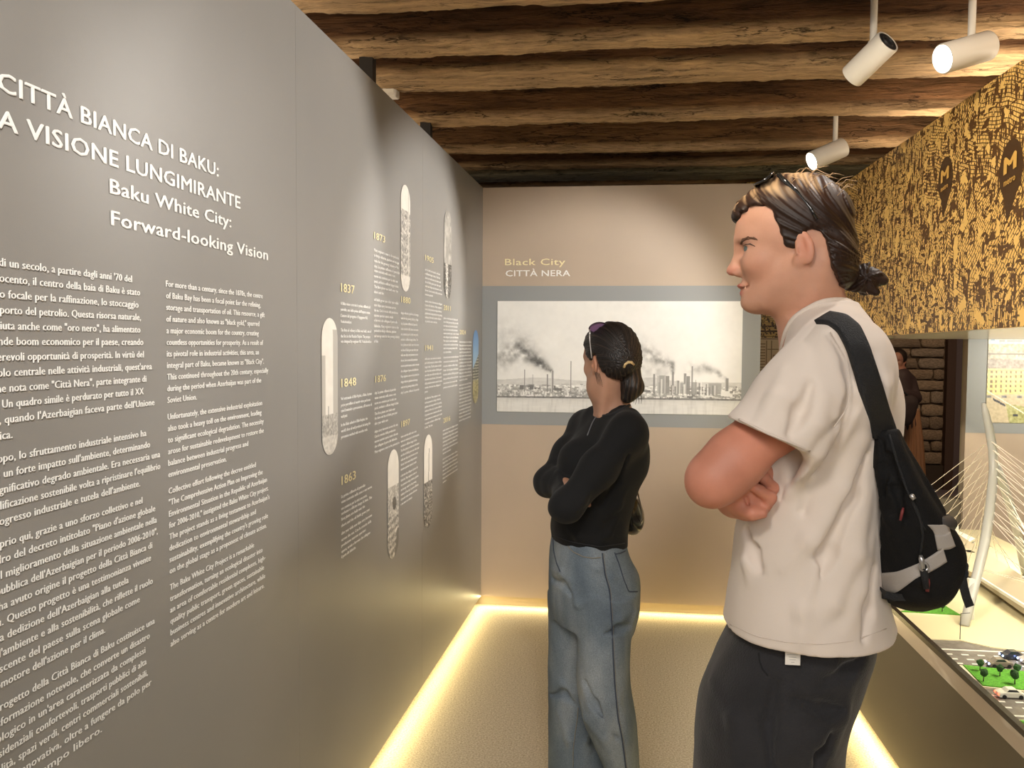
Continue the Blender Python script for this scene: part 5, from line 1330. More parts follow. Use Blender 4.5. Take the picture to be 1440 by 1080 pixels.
# trousers
M_TR = mat('black_trouser_cloth', (.014, .0135, .016), .85, var=.25, scale=14, bump=.25, bscale=300, sheen=.15)
t = Body()
def tsec(py, x0, x1, w, Y=YM): return msec(py, x0, x1, w, Y)
t.loft([(.06, *(off(hipc, f=.03)[:2]), .16, .19), (.35, *(off(hipc, f=.035)[:2]), .155, .185), (.62, *(off(hipc, f=.04)[:2]), .152, .195), tsec(1060, 980, 1182, .20), tsec(1010, 984, 1187, .20), tsec(960, 992, 1204, .195), tsec(925, 1006, 1216, .185), tsec(890, 1024, 1226, .175), tsec(860, 1040, 1225, .165)], RM, .02, n=2.3)
gapc = off(hipc, f=.03)
t.loft([(-.05, gapc[0], gapc[1], .30, .018), (.55, gapc[0], gapc[1], .30, .010), (.72, gapc[0], gapc[1], .2, .004)], RM, .03, '-', n=6)
tb0 = t
tf = Body(); tf.ops = list(t.ops)
for pts, r_, md in (([(1190, 1000), (1150, 1040), (1140, 1078)], .010, '+'), ([(1178, 1020), (1155, 1060), (1150, 1085)], .008, '-'), ([(1200, 960), (1185, 1010), (1170, 1060)], .012, '+'), ([(1000, 955), (1030, 1010), (1032, 1070)], .010, '+'), ([(1090, 960), (1080, 1020), (1085, 1078)], .008, '-'), ([(1215, 925), (1195, 945), (1160, 960)], .008, '-'), ([(1120, 985), (1160, 1000), (1185, 998)], .007, '-')):
    q, rs = fold(tb0, pts, r_); tf.chain(q, rs, .018, md)
tf.add(lambda p: .0025*nz3(p, 26, 2)+.0012*nz3(p, 60, 1), 0, 'd')
V, F = tf.mesh((-.3, 1.3, .03), (.85, 2.05, 1.12), .0055); np_mesh('trousers', V, F, M_TR, man)
seam(tf, [(1067, 918), (1068, 930), (1073, 942), (1080, 950)], .0016, mat('trouser_seam', (.008, .008, .009), .9), 'pocket_edge', man, 16)
for l, f in ((.10, .02), (-.10, -.02)):
    c = off(hipc, f=f-.02, l=l); s_ = Body(); c[2] = 0
    s_.cone(np.array((c[0], c[1], .050)), np.array((c[0]+FM.x*.19, c[1]+FM.y*.19, .040)), .050, .040, .02, flat=((0, 0, 1), .95)); s_.ell((c[0], c[1], .08), (.05, .045, .05), None, .02)
    s_.add(lambda p: p[..., 2]*0+.004-p[..., 2], .002, '&')
    V, F = s_.mesh((c[0]-.32, c[1]-.12, -.01), (c[0]+.12, c[1]+.2, .16), .006); np_mesh('shoe', V, F, mat('black_leather', (.02, .02, .02), .4), man)
# t-shirt
M_TEE = mat('white_jersey', (.72, .635, .56), .9, bump=.12, bscale=900, sheen=.2, spec=.2)
s = Body()
s.loft([msec(866, 1021, 1252, .203), msec(845, 1025, 1246, .202), msec(800, 1032, 1240, .195), msec(740, 1040, 1240, .195), msec(690, 1050, 1244, .195), msec(640, 1062, 1254, .20), msec(590, 1076, 1262, .205), msec(550, 1088, 1262, .21), msec(515, 1098, 1252, .205), msec(490, 1104, 1240, .185), msec(470, 1108, 1226, .155), msec(450, 1113, 1212, .115), msec(432, 1124, 1202, .075)], RM, .025, n=2.25)
def ycone(a, c, ra, rc): s.cone(a, c, ra, rc, .04)
shT = np.array(P(1180, 512, 1.50)); slE = np.array(P(1094, 606, 1.445))
s.chain([np.array(P(1176, 478, 1.60)), shT, shT+(slE-shT)*.55, slE+(slE-shT)*.25], [.060, .074, .076, .078], .05)
sR = np.array(P(1168, 505, 1.84)); s.chain([np.array(P(1172, 480, 1.72)), sR, sR+(elR-sR)*.55], [.060, .070, .072], .05)
# sleeve end: cut square to the arm
ax_ = (slE-shT)/np.linalg.norm(slE-shT)
p_end = np.array(P(1090, 612, 1.42))
def slcut(p):
    q = p-p_end; along = q@np.array(Vector(P(1040, 593, 1.42)-P(1142, 637, 1.42)).normalized())
    return q
e1, e2 = np.array(P(1040, 594, 1.42)), np.array(P(1142, 638, 1.42)); ev = (e2-e1)/np.linalg.norm(e2-e1); nv = np.cross(ev, np.array((0, 1., 0))); nv = nv/np.linalg.norm(nv)
if nv[2] > 0: nv = -nv
def sleeve_end(p):      # half space beyond the sleeve hem, near arm side only
    q = p-e1; d = q@nv; side = (p-np.array(P(1150, 600, 1.478)))@(-np.array(RM[:, 1]))      # positive away from the near side
    inner = (p-e2)@ev
    return np.maximum(-d, np.maximum(side, inner-.004))
s.add(lambda p: sleeve_end(p), .003, '-')
# neck opening
nc = np.array(P(1150, 452, YM)); 
s.cone(np.array(P(1128, 400, YM)), np.array(P(1148, 462, YM+.005)), .060, .0715, .006, '-')
s0 = Body(); s0.ops = list(s.ops)
FOLDS = [([(1225, 560), (1210, 620), (1185, 690), (1140, 760), (1100, 800)], .012, '+'), ([(1215, 640), (1200, 700), (1165, 780), (1130, 850)], .010, '-'), ([(1222, 690), (1205, 780), (1170, 850), (1130, 895)], .012, '+'),
 ([(1170, 600), (1130, 650), (1100, 665)], .009, '-'), ([(1180, 590), (1150, 640), (1120, 690)], .010, '+'), ([(1200, 580), (1165, 640), (1128, 720)], .008, '-'), ([(1100, 640), (1108, 665), (1106, 690)], .009, '+'), 
 ([(1225, 760), (1210, 830), (1190, 890)], .010, '+'), ([(1060, 760), (1050, 790), (1052, 815)], .009, '+'), ([(1048, 745), (1058, 775), (1066, 800)], .007, '-'), ([(1150, 800), (1130, 860), (1128, 905)], .009, '+'), ([(1230, 800), (1222, 860), (1215, 900)], .008, '-'),
 ([(1170, 470), (1200, 520), (1198, 570), (1176, 600)], .006, '-'), ([(1100, 520), (1090, 560), (1070, 590)], .010, '+'), ([(1140, 540), (1128, 580), (1112, 610)], .009, '-'), ([(1160, 560), (1150, 595), (1136, 625)], .010, '+'), ([(1240, 480), (1245, 540), (1250, 600)], .009, '+'), ([(1228, 500), (1234, 550), (1236, 610)], .007, '-')]
for pts, r_, md in FOLDS:
    q, rs = fold(s0, pts, r_); s.chain(q, rs, .020, md)
s.add(lambda p: .0022*nz3(p, 22, 5)+.0010*nz3(p, 55, 3), 0, 'd')
V, F = s.mesh((-.15, 1.25, .95), (.85, 2.1, 1.72), .0042)
tee = np_mesh('t_shirt', V, F, M_TEE, man)
M_RIB = mat('white_rib', (.70, .61, .535), .9, bump=.3, bscale=500)
na, nb = np.array(P(1128, 400, YM)), np.array(P(1148, 462, YM+.005)); nx = (nb-na)/np.linalg.norm(nb-na); nL = np.linalg.norm(nb-na)
e1_ = np.cross(nx, (0, 1., 0)); e1_ /= np.linalg.norm(e1_); e2_ = np.cross(nx, e1_); ring = []
for th in np.linspace(0, 2*PI, 49)[:-1]:
    ts = np.linspace(-.02, .16, 120); rr_ = .0735+.0*ts
    pp = na+ts[:, None]*nx+(e1_*math.cos(th)+e2_*math.sin(th))*.0745; k = np.nonzero(s0(pp) < 0)[0]
    ring.append(pp[k[0]] if len(k) else pp[70])
ring = np.array(ring)
for _ in range(3): ring = (np.roll(ring, 1, 0)+2*ring+np.roll(ring, -1, 0))/4
ring = np.concatenate([ring, ring[:2]])
MB().tube([tuple(q_) for q_ in ring], .0062, 8, cap=False).build('neck_rib', M_RIB, man, smooth=True)
seam(s0, [(1040, 590), (1058, 599), (1080, 610), (1105, 620), (1138, 634)], .0022, M_RIB, 'sleeve_hem', man, 24, lift=.001)
seam(s0, [(1168, 468), (1188, 500), (1196, 540), (1190, 575), (1172, 600)], .0010, M_RIB, 'shoulder_seam', man, 24, lift=.0015)
seam(s, [(1027, 878), (1064, 895), (1105, 903), (1155, 906), (1200, 901), (1246, 884)], .0010, M_RIB, 'bottom_hem', man, 40, lift=.0003)
# care label
p = hit(tf, 1115, 925); q0 = [hit(tf, a, c_) for a, c_ in ((1104.5, 912), (1126, 912), (1125.5, 935), (1104.5, 934))]
gg = tf.grad(np.array([p]))[0]; lb = MB().add([tuple(v_+gg*.012) for v_ in q0]+[tuple(v_+gg*.0135) for v_ in q0], [(0, 1, 2, 3), (4, 5, 6, 7), (0, 1, 5, 4), (1, 2, 6, 5), (2, 3, 7, 6), (3, 0, 4, 7)]).build('care_label', mat('label_cloth', (.74, .70, .63), .8), man)
o_ = np.array(q0[3]); ux = (q0[2]-q0[3]); uy = (q0[0]-q0[3])
ll = MB()
for k, (a0, a1) in enumerate(((.3, .7), (.12, .88), (.25, .75), (.3, .7), (.4, .62))):
    y_ = .80-.16*k; c4 = [o_+ux*u_+uy*v_+gg*.0142 for u_, v_ in ((a0, y_), (a1, y_), (a1, y_+.03), (a0, y_+.03))]; ll.add([tuple(v_) for v_ in c4], [(0, 1, 2, 3)])
ll.build('label_print', mat('grey_print', (.35, .33, .31), .8), lb)['kind'] = 'stuff'
# sunglasses pushed up on his head
M_FR = mat('black_acetate', (.012, .012, .012), .15, coat=.5)
sg = tag(empty('sunglasses', W(.03, 0, .12)), 'black sunglasses pushed up on top of the man\'s head', 'sunglasses')
for y, nm in ((.062, 1), (-.062, 1)):
    pts = [W(.026, y*.92, .123), W(.010, y*1.02, .105), W(-.010, y*1.14, .083), W(-.030, y*1.25, .055), W(-.040, y*1.30, .035)]
    MB().tube(pts, [.0042, .0045, .0038, .0032, .0030], 8).build('temple', M_FR, sg, smooth=True)
for y in (.031, -.031):
    c = np.array(W(.050, y, .118)); uf = RH@np.array((.80, 0, -.48)); ul = RH[:, 1]; un = np.cross(uf, ul)
    ring = [c+uf*.021*math.cos(a)+ul*.027*math.sin(a)+un*.004*math.cos(2*a) for a in np.linspace(0, 2*PI, 25)]
    MB().tube(ring, .0026, 6, cap=False).build('lens_rim', M_FR, sg, smooth=True)
    MB().add([tuple(c+un*.001)]+[tuple(q_) for q_ in ring[:-1]], [(0, i+1, (i+1) % 24+1) for i in range(24)]).build('lens', mat('dark_lens', (.02, .02, .02), .05, coat=1), sg)
MB().tube([W(.040, .006, .129), W(.040, -.006, .129)], .003, 6).build('bridge', M_FR, sg)

# ---- the sling bag
bag = tag(empty('sling_bag', P(1270, 740, 1.50)), 'black sling bag with grey panels hanging on the man\'s back', 'bag')
M_BAG = mat('black_nylon', (.0045, .0045, .005), .8, var=.2, scale=20, bump=.25, bscale=350, spec=.25); M_GRN = mat('grey_nylon', (.36, .33, .30), .8, bump=.15, bscale=300); M_WEB = mat('black_webbing', (.007, .008, .010), .7, bump=.5, bscale=500); M_RED = mat('dark_red_pull', (.16, .02, .02), .6); M_ST = mat('zip_metal', (.5, .5, .5), .3, metal=.8)
g = Body(); YG = 1.56
def G(px, py, dY=0): return np.array(P(px, py, YG+dY))
def seg(py, x0, x1, w, dY=0): a, c = P(x0, py, YG+dY), P(x1, py, YG+dY); return (a.z, (a.x+c.x)/2, YG+dY, (c.x-a.x)/2, w)
g.loft([seg(846, 1246, 1304, .05, .01), seg(830, 1237, 1322, .085), seg(800, 1230, 1338, .105), seg(770, 1224, 1344, .110), seg(740, 1221, 1334, .105, -.015), seg(710, 1221, 1310, .095, -.03), seg(680, 1220, 1292, .080, -.05), seg(645, 1221, 1276, .058, -.07), seg(618, 1226, 1265, .035, -.085), seg(604, 1229, 1262, .018, -.09)], None, .015, n=2.6)
g.cone(G(1262, 612, -.09), G(1320, 720, -.065), .006, .011, .012)
g0 = Body(); g0.ops = list(g.ops)
for pts, r_, md in (([(1240, 620), (1244, 660), (1242, 700)], .006, '-'), ([(1252, 640), (1262, 690), (1270, 730)], .007, '-'), ([(1290, 700), (1300, 740), (1296, 770)], .008, '+'), ([(1232, 700), (1250, 730), (1262, 780)], .009, '+'), ([(1228, 660), (1232, 720), (1236, 770)], .007, '-'), ([(1310, 790), (1290, 815), (1260, 830)], .008, '+')):
    q, rs = fold(g0, pts, r_); g.chain(q, rs, .012, md)
g.add(lambda p: .0022*nz3(p, 38, 7), 0, 'd')
V, F = g.mesh((.35, 1.35, 1.0), (.85, 1.8, 1.55), .004); np_mesh('bag_body', V, F, M_BAG, bag)
ribbon('grey_panel', g, [(1236, 806), (1262, 804), (1292, 792), (1316, 777), (1325, 770)], [(1246, 834), (1262, 833), (1290, 812), (1318, 798), (1331, 789)], M_GRN, bag, .002, .001, 30)
ribbon('grey_panel', g, [(1314, 752), (1326, 752), (1334, 748)], [(1318, 773), (1334, 772), (1342, 768)], M_GRN, bag, .002, .001, 14)
ribbon('grey_panel', g, [(1304, 738), (1312, 746), (1318, 762)], [(1332, 738), (1336, 752), (1341, 766)], M_GRN, bag, .0015, .0008, 14)
seam(g, [(1250, 612), (1262, 650), (1276, 690), (1300, 745)], .0022, M_WEB, 'zip', bag, 26, lift=.001)
seam(g, [(1278, 694), (1292, 722), (1298, 750), (1294, 780)], .0022, M_WEB, 'zip', bag, 20, lift=.001)
def pull(px, py, px2, py2, m_, name='zip_pull', r=.0035):
    a = hit(g, px, py); n_ = g.grad(np.array([a]))[0]; a = a+n_*.006; c = np.array(P(px2, py2, a[1]-.004))
    rt = MB().tube([a, a+(c-a)*.3, c], [r*.8, r*1.3, r], 8).build(name, m_, bag, smooth=True)
    return a, c
pull(1294, 778, 1298, 800, M_ST); a, c = pull(1297, 790, 1303, 828, M_WEB, r=.005)
tor = [a+(c-a)*.12+np.array((.0065*math.cos(t_), -.004, .0065*math.sin(t_))) for t_ in np.linspace(0, 2*PI, 17)]; MB().tube(tor, .0022, 6, cap=False).build('pull_ring', M_ST, bag, smooth=True)
pull(1302, 812, 1304, 832, M_RED, r=.003); pull(1274, 712, 1266, 732, M_RED, r=.002)
a, c = pull(1279, 694, 1286, 702, M_ST)
# loop and hook at the upper right, hanging webbing at the right edge, straps beneath
L1 = [G(1308, 728, -.095), G(1305, 738, -.10), G(1308, 748, -.10), G(1315, 751, -.10), G(1317, 742, -.10), G(1313, 731, -.098)]
MB().tube(L1, .0026, 6).build('cord_loop', mat('pale_blue_cord', (.50, .55, .66), .5), bag, smooth=True)
MB().tube([G(1312, 728, -.09), G(1320, 738, -.10), G(1334, 736, -.085), G(1333, 730, -.06)], [.011, .015, .014, .009], 10).build('grab_handle', mat('charcoal_webbing', (.045, .04, .038), .6), bag, smooth=True)
def strap_flat(name, pts, w_, m_, t=.0025):
    pts = [np.array(p_) for p_ in pts]; V_ = []; F_ = []
    for i, p_ in enumerate(pts):
        d = pts[min(i+1, len(pts)-1)]-pts[max(i-1, 0)]; d = d/np.linalg.norm(d); sd = np.cross(d, (0, 1., 0)); sd = sd/np.linalg.norm(sd)*w_/2
        for o_ in ((sd, -t/2), (-sd, -t/2), (-sd, t/2), (sd, t/2)): V_.append(tuple(p_+o_[0]+np.array((0, o_[1], 0))))
    for i in range(len(pts)-1):
        for j in range(4): F_.append((i*4+j, i*4+(j+1) % 4, i*4+4+(j+1) % 4, i*4+4+j))
    F_ += [(0, 1, 2, 3), tuple(len(V_)-4+k for k in range(4))]
    return MB().add(V_, F_).build(name, m_, bag)
strap_flat('side_webbing', [G(1335, 738, -.07), G(1340, 756, -.08), G(1347, 772, -.08), G(1352, 786, -.08), G(1357, 800, -.08)], .010, M_WEB)
MB().add([tuple(G(1354, 786, -.082)), tuple(G(1346, 802, -.082)), tuple(G(1362, 802, -.082)), tuple(G(1354, 786, -.078)), tuple(G(1346, 802, -.078)), tuple(G(1362, 802, -.078))], [(0, 1, 2), (3, 4, 5), (0, 1, 4, 3), (1, 2, 5, 4), (2, 0, 3, 5)]).build('strap_gusset', M_WEB, bag)
bk = MB()
for cy in (797, 807): bk.tube([G(1352, cy, -.085)+np.array((.0085*math.cos(t_), 0, .0085*math.sin(t_))) for t_ in np.linspace(0, 2*PI, 17)], .0034, 6, cap=False)
bk.build('buckle_ring', M_WEB, bag, smooth=True)
strap_flat('hanging_webbing', [G(1352, 808, -.085), G(1355, 825, -.085), G(1359, 840, -.084), G(1364, 853, -.083)], .014, M_WEB)
strap_flat('lower_strap', [G(1236, 826, -.03), G(1245, 836, -.07), G(1262, 840, -.08), G(1280, 840, -.08), G(1306, 838, -.06)], .012, M_WEB)
strap_flat('lower_strap', [G(1240, 838, -.05), G(1256, 843, -.07), G(1276, 828, -.08), G(1290, 824, -.07)], .009, M_WEB)
strap_flat('lower_strap', [G(1296, 834, -.07), G(1304, 838, -.07), G(1307, 844, -.07)], .009, M_WEB)
# shoulder strap lies over the shirt
both = Body(); both.ops = list(s0.ops)
ribbon('shoulder_strap', both, [(1148, 456), (1163, 457), (1177, 466), (1190, 490), (1203, 530), (1214, 570), (1226, 616)], [(1168, 444), (1190, 448), (1207, 462), (1220, 490), (1232, 530), (1244, 570), (1257, 612)], M_WEB, bag, .005, .004, 40)
# ================================================================ THE WOMAN
YW = 2.55
wom = tag(empty('person', (P(855, 700, YW).x, YW, 0)), 'woman in black long sleeved top and blue wide jeans, arms crossed, dark hair tied low', 'person')
AW = math.radians(27); FW = Vector((-math.cos(AW), -math.sin(AW), 0)); RW = axes(FW)
def wsec(py, x0, x1, b_, dy=0):
    a, c = P(x0, py, YW+dy), P(x1, py, YW+dy); h_ = (c.x-a.x)/2
    return (a.z, (a.x+c.x)/2, YW+dy, math.sqrt(max(h_**2-(b_*math.sin(AW))**2, .0009))/math.cos(AW), b_)
TH = math.radians(54); RHW = axes(Vector((-math.cos(TH), math.sin(TH), -.02)))
HW = np.array(P(858, 507, YW)); SW = .90
b = Body(); Wf = head_ops(b, HW, RHW, SW, True)
wn0 = np.array(P(852, 545, YW)); wn1 = np.array(P(863, 583, YW+.01))
b.chain([Wf(-.030, 0, -.03), wn0, wn1, wn1+np.array((.01, 0, -.06))], [.047, .049, .052, .07], .03)
b.cone(Wf(-.04, .045, -.04), np.array(P(846, 583, YW-.04)), .011, .009, .02)
b.loft([wsec(590, 830, 895, .12), wsec(620, 812, 900, .14), wsec(680, 797, 884, .115), wsec(740, 792, 866, .105), wsec(780, 790, 868, .11), wsec(820, 788, 880, .14)], RW, .03)
wsL = np.array(P(883, 608, 2.40)); weL = np.array(P(799, 711, 2.33)); wwL = np.array(P(788, 668, 2.58))
wsR = np.array(P(824, 600, 2.69)); weR = np.array(P(773, 678, 2.55)); wwR = np.array(P(805, 689, 2.385))
b.chain([wsL, weL, wwL], [.036, .032, .024], .02); b.chain([wsR, weR, wwR], [.036, .032, .025], .02)
hw = np.array(P(815, 697, 2.43)); b.cone(wwR, hw, .023, .022, .01)
for k in range(4):
    q = hw+np.array((.008, -.008+.0, .012-.011*k)); b.chain([q, q+np.array((.024, .0, -.004)), q+np.array((.040, .004, -.010))], [.0085, .0078, .0065], .004)
b.chain([hw+np.array((-.02, -.01, .02)), hw+np.array((.015, -.006, .036))], [.011, .008], .006)
h2 = wwL+np.array((.01, .02, .03)); b.ell(h2, (.022, .024, .035), None, .015)
for k in range(4): q = h2+np.array((.01*k-.015, .012, .02)); b.chain([q, q+np.array((.008, .012, .03)), q+np.array((.018, .0, .045))], [.0095, .0085, .007], .004)
hpw = np.array(P(832, 815, YW))
LL = np.array(RW[:, 1]); FF = np.array(RW[:, 0])
anL = np.array(P(893, 1190, 2.49)); anR = np.array(P(812, 1190, 2.66))
b.chain([hpw+LL*.08, np.array(P(853, 985, 2.44)), anL], [.070, .044, .034], .03); b.chain([hpw-LL*.08, np.array(P(806, 985, 2.64)), anR], [.075, .05, .036], .03)
V, F = b.mesh((-.45, 2.15, .04), (.35, 2.95, 1.78), .0036)
hx = (V-HW)@RHW/SW; col_ = np.tile(np.array((.40, .225, .15)), (len(V), 1))
blob((.100, 0, -.0715), (.009, .024, .0048), (.35, .12, .10)); blob((.096, 0, -.084), (.009, .020, .0058), (.38, .14, .11)); blob((-.02, .082, -.012), (.02, .02, .034), (.50, .22, .13), .5)
np_mesh('body', V, F, M_SKIN, wom, col_)
for y in (1, -1):
    Me = Matrix.Translation(Wf(.0745, y*.0315, -.0045)) @ Matrix(RHW.tolist()).to_4x4() @ Matrix.Rotation(PI/2, 4, 'Y')
    MB().lathe([(.0118*math.sin(a), .0118*math.cos(a)) for a in np.linspace(0, PI, 12)], 16, Me).build('eyeball', M_EYEW, wom, smooth=True)
    MB().lathe([(0, .01215), (.0025, .01205), (.0050, .0111)], 14, Me).build('iris', M_IRIS, wom, smooth=True)
# hair
def whair(x): return np.interp(x, [-.13, -.09, -.06, -.045, -.036, -.022, -.004, .012, .030, .045, .075, .10, .13], [-.062, -.066, -.060, -.035, .012, .020, .010, .0, .004, .040, .062, .06, .06])
h = Body()
h.ell(Wf(-.010, 0, .040), np.array((.106, .085, .092))*SW, RHW, .02); h.ell(Wf(.028, 0, .058), np.array((.066, .062, .046))*SW, RHW, .03); h.ell(Wf(-.055, 0, -.005), np.array((.064, .074, .070))*SW, RHW, .03)
h.add(lambda p: (whair(((p-HW)@RHW/SW)[..., 0])-((p-HW)@RHW/SW)[..., 2])*.75, .008, '&')
tie = np.array(P(884, 512, YW-.035)); pb = np.array(P(889, 544, YW-.045))
def wst(p):
    q = p-tie; a = np.arctan2(q[..., 2], -q[..., 0]); return .0011*np.sin(a*34+q[..., 1]*90+2*np.sin(a*7))+.0006*np.sin(a*90+q[..., 1]*200)
h.add(wst, 0, 'd')
h.cone(Wf(-.075, 0, .0), tie, .050, .016, .02)
h.chain([tie, tie+(pb-tie)*.45, pb, pb+np.array((-.010, 0, -.026))], [.0145, .029, .034, .022], .012)
h.cone(pb, np.array(P(880, 560, YW-.05)), .024, .013, .01)
V, F = h.mesh(HW-np.array((.14, .15, .2)), HW+np.array((.17, .14, .15)), .0030)
q = V-tie; a = np.arctan2(q[:, 2], -q[:, 0]); st = .25+.2*np.sin(a*34+q[:, 1]*90+2*np.sin(a*7))+.2*np.sin(a*120+q[:, 1]*300+3*np.sin(a*15)); lo_ = q[:, 2] < -.01
st = np.where(lo_, .3+.25*np.sin(q[:, 0]*500+q[:, 2]*60+4*np.sin(q[:, 2]*40))+.15*np.sin(q[:, 0]*1300+q[:, 2]*90), st); st = np.clip(st+.25*np.clip((q[:, 0]+.01)*30, 0, 1), 0, 1)
whr = np_mesh('hair', V, F, hair_mat('black_hair', (.014, .010, .009), (.10, .06, .035)), wom, np.stack([st]*3, -1))
fw = MB()
fw.tube([P(893, 470, YW-.02), P(898, 482, YW-.03), P(898.5, 492, YW-.03)], [.0007, .0006, .0004], 4)
for k in range(4): x = 836+k*2.2; fw.tube([tuple(hit(b, *q_, 2.2, 2.9)) for q_ in ((x, 522+k), (x+3, 533+k), (x+5, 541+k))], [.0013, .0010, .0004], 4)
for k in range(8): x = 876+k*3.6; fw.tube([P(x, 555, YW-.05), P(x+1, 563, YW-.05), P(x-1+rr.uniform(-1, 3), 568+rr.uniform(-2, 1), YW-.05)], [.0014, .0012, .0004], 4)
fw.build('stray_hairs', mat('dark_hair', (.02, .013, .01), .5), whr, smooth=True)['kind'] = 'stuff'
tr = [hit(h, *q_, 2.2, 2.9) for q_ in ((877.5, 517), (879, 512.5), (883, 509.5), (888, 509.5), (891.5, 513))]
MB().tube([tuple(q_) for q_ in tr], [.0035, .0042, .0045, .0042, .0035], 8).build('hair_tie', mat('ochre_hair_tie', (.55, .40, .20), .6), wom, smooth=True)
# jeans
m, n, b_ = new_mat('washed_denim')
tc = n.nodes.new('ShaderNodeTexCoord'); mp = n.nodes.new('ShaderNodeMapping'); mp.inputs['Scale'].default_value = (1, 1, .45); n.links.new(tc.outputs['Object'], mp.inputs[0])
t1 = N(n, 'ShaderNodeTexNoise'); t1.inputs['Scale'].default_value = 7; t1.inputs['Detail'].default_value = 4; n.links.new(mp.outputs[0], t1.inputs['Vector'])
r = ramp(n, [(.3, (.085, .112, .145)), (.5, (.15, .185, .22)), (.72, (.29, .32, .34))]); n.links.new(t1.outputs['Fac'], r.inputs[0])
t2 = N(n, 'ShaderNodeTexNoise'); t2.inputs['Scale'].default_value = 420; t2.inputs['Detail'].default_value = 2; n.links.new(tc.outputs['Object'], t2.inputs['Vector'])
r2 = ramp(n, [(.3, (.75, .75, .76)), (.7, (1.2, 1.2, 1.18))]); n.links.new(t2.outputs['Fac'], r2.inputs[0])
mu = n.nodes.new('ShaderNodeMix'); mu.data_type = 'RGBA'; mu.blend_type = 'MULTIPLY'; mu.inputs[0].default_value = 1; n.links.new(r.outputs[0], mu.inputs[6]); n.links.new(r2.outputs[0], mu.inputs[7]); n.links.new(mu.outputs[2], b_.inputs['Base Color'])
b_.inputs['Roughness'].default_value = .9; b_.inputs['Specular IOR Level'].default_value = .2
M_DENIM = m
j = Body()
j.loft([wsec(752, 777, 878, .135), wsec(775, 773, 884, .15), wsec(800, 772, 896, .165), wsec(825, 772, 898, .17), wsec(850, 773, 896, .17), wsec(870, 776, 890, .165)], RW, .02)
def leg_loft(rows_, Yl):
    S = []
    for py, x0, x1, bb, yy in rows_:
        a, c = P(x0, py, yy), P(x1, py, yy); S.append((a.z, (a.x+c.x)/2, yy, (c.x-a.x)/2, bb))
    return S
j.loft(leg_loft([(830, 816, 896, .10, 2.48), (870, 812, 890, .10, 2.47), (920, 812, 886, .098, 2.45), (960, 811, 887, .10, 2.44), (1000, 818, 894, .102, 2.44), (1040, 834, 897, .105, 2.46), (1080, 850, 900, .11, 2.48), (1150, 858, 912, .12, 2.49), (1232, 860, 924, .125, 2.50)], 0), None, .02)
j.loft(leg_loft([(830, 772, 850, .095, 2.62), (900, 771, 848, .095, 2.63), (960, 771, 850, .10, 2.64), (1020, 771, 856, .105, 2.65), (1080, 771, 862, .11, 2.66), (1150, 770, 864, .12, 2.66), (1212, 770, 866, .125, 2.66)], 0), None, .02)
j0 = Body(); j0.ops = list(j.ops)
kw = dict(y0=2.1, y1=2.95)
for pts, r_, md in (([(776, 800), (790, 806), (805, 818)], .006, '+'), ([(776, 815), (792, 822), (806, 838)], .006, '-'), ([(806, 830), (812, 850), (840, 842)], .006, '+'), ([(885, 862), (872, 872), (850, 876)], .007, '+'), ([(888, 880), (872, 884), (852, 892)], .007, '-'),
 ([(772, 968), (790, 962), (808, 975)], .008, '+'), ([(774, 978), (792, 976), (808, 990)], .007, '-'), ([(816, 985), (824, 1010), (850, 1040), (866, 1075)], .008, '+'), ([(822, 960), (835, 990), (868, 1040)], .009, '-'), ([(850, 930), (868, 985), (884, 1040)], .008, '+'), ([(785, 1000), (800, 1040), (805, 1078)], .008, '+'), ([(830, 1010), (828, 1050), (822, 1078)], .007, '+'), ([(845, 800), (862, 812), (880, 812)], .005, '+'), ([(824, 790), (840, 800), (858, 800)], .005, '+'), ([(887, 850), (893, 862), (890, 876)], .008, '+')):
    q, rs = fold(j0, pts, r_, **kw); j.chain(q, rs, .018, md)
j.add(lambda p: .0018*nz3(p, 30, 4)+.0008*nz3(p, 75, 2), 0, 'd')
V, F = j.mesh((-.5, 2.1, .008), (.5, 2.95, 1.08), .0050); np_mesh('jeans', V, F, M_DENIM, wom)
M_ST1 = mat('denim_seam', (.045, .058, .085), .9); M_ST2 = mat('pale_stitching', (.20, .19, .16), .9)
for pts in ([(847, 778), (850, 805), (857, 830), (860, 870), (862, 920), (864, 960), (869, 1010), (875, 1040), (880, 1080)], ): seam(j, pts, .0022, M_ST1, 'side_seam', wom, 60, lift=.001, **kw); seam(j, [(a+1.6, c) for a, c in pts], .0008, M_ST2, 'stitching', wom, 60, lift=.002, **kw)
seam(j, [(864, 777), (870, 792), (877, 815), (884, 832), (896, 832)], .0018, M_ST1, 'back_pocket', wom, 30, lift=.001, **kw); seam(j, [(866, 779), (872, 778), (879, 775)], .0018, M_ST1, 'back_pocket', wom, 16, lift=.001, **kw)
seam(j, [(799, 768), (806, 776), (820, 783), (834, 785), (845, 784)], .0018, M_ST2, 'front_pocket', wom, 24, lift=.001, **kw)
seam(j, [(778, 757), (779, 775), (783, 792), (788, 804)], .0018, M_ST1, 'fly_seam', wom, 20, lift=.001, **kw)
seam(j, [(806, 1078), (806, 1050), (812, 1010), (813, 995)], .0016, M_ST2, 'inner_seam', wom, 20, lift=.001, **kw)
for an, dz_ in ((anL, 0), (anR, 0)):
    s_ = Body(); s_.cone(np.array((an[0]+.03, an[1]+.0, .045)), np.array((an[0]-.13, an[1]-.06, .030)), .042, .030, .02)
    s_.add(lambda p: .003-p[..., 2], .002, '&')
    V, F = s_.mesh((an[0]-.25, an[1]-.2, -.01), (an[0]+.12, an[1]+.12, .1), .006); np_mesh('shoe', V, F, mat('white_trainer', (.6, .58, .55), .6), wom)
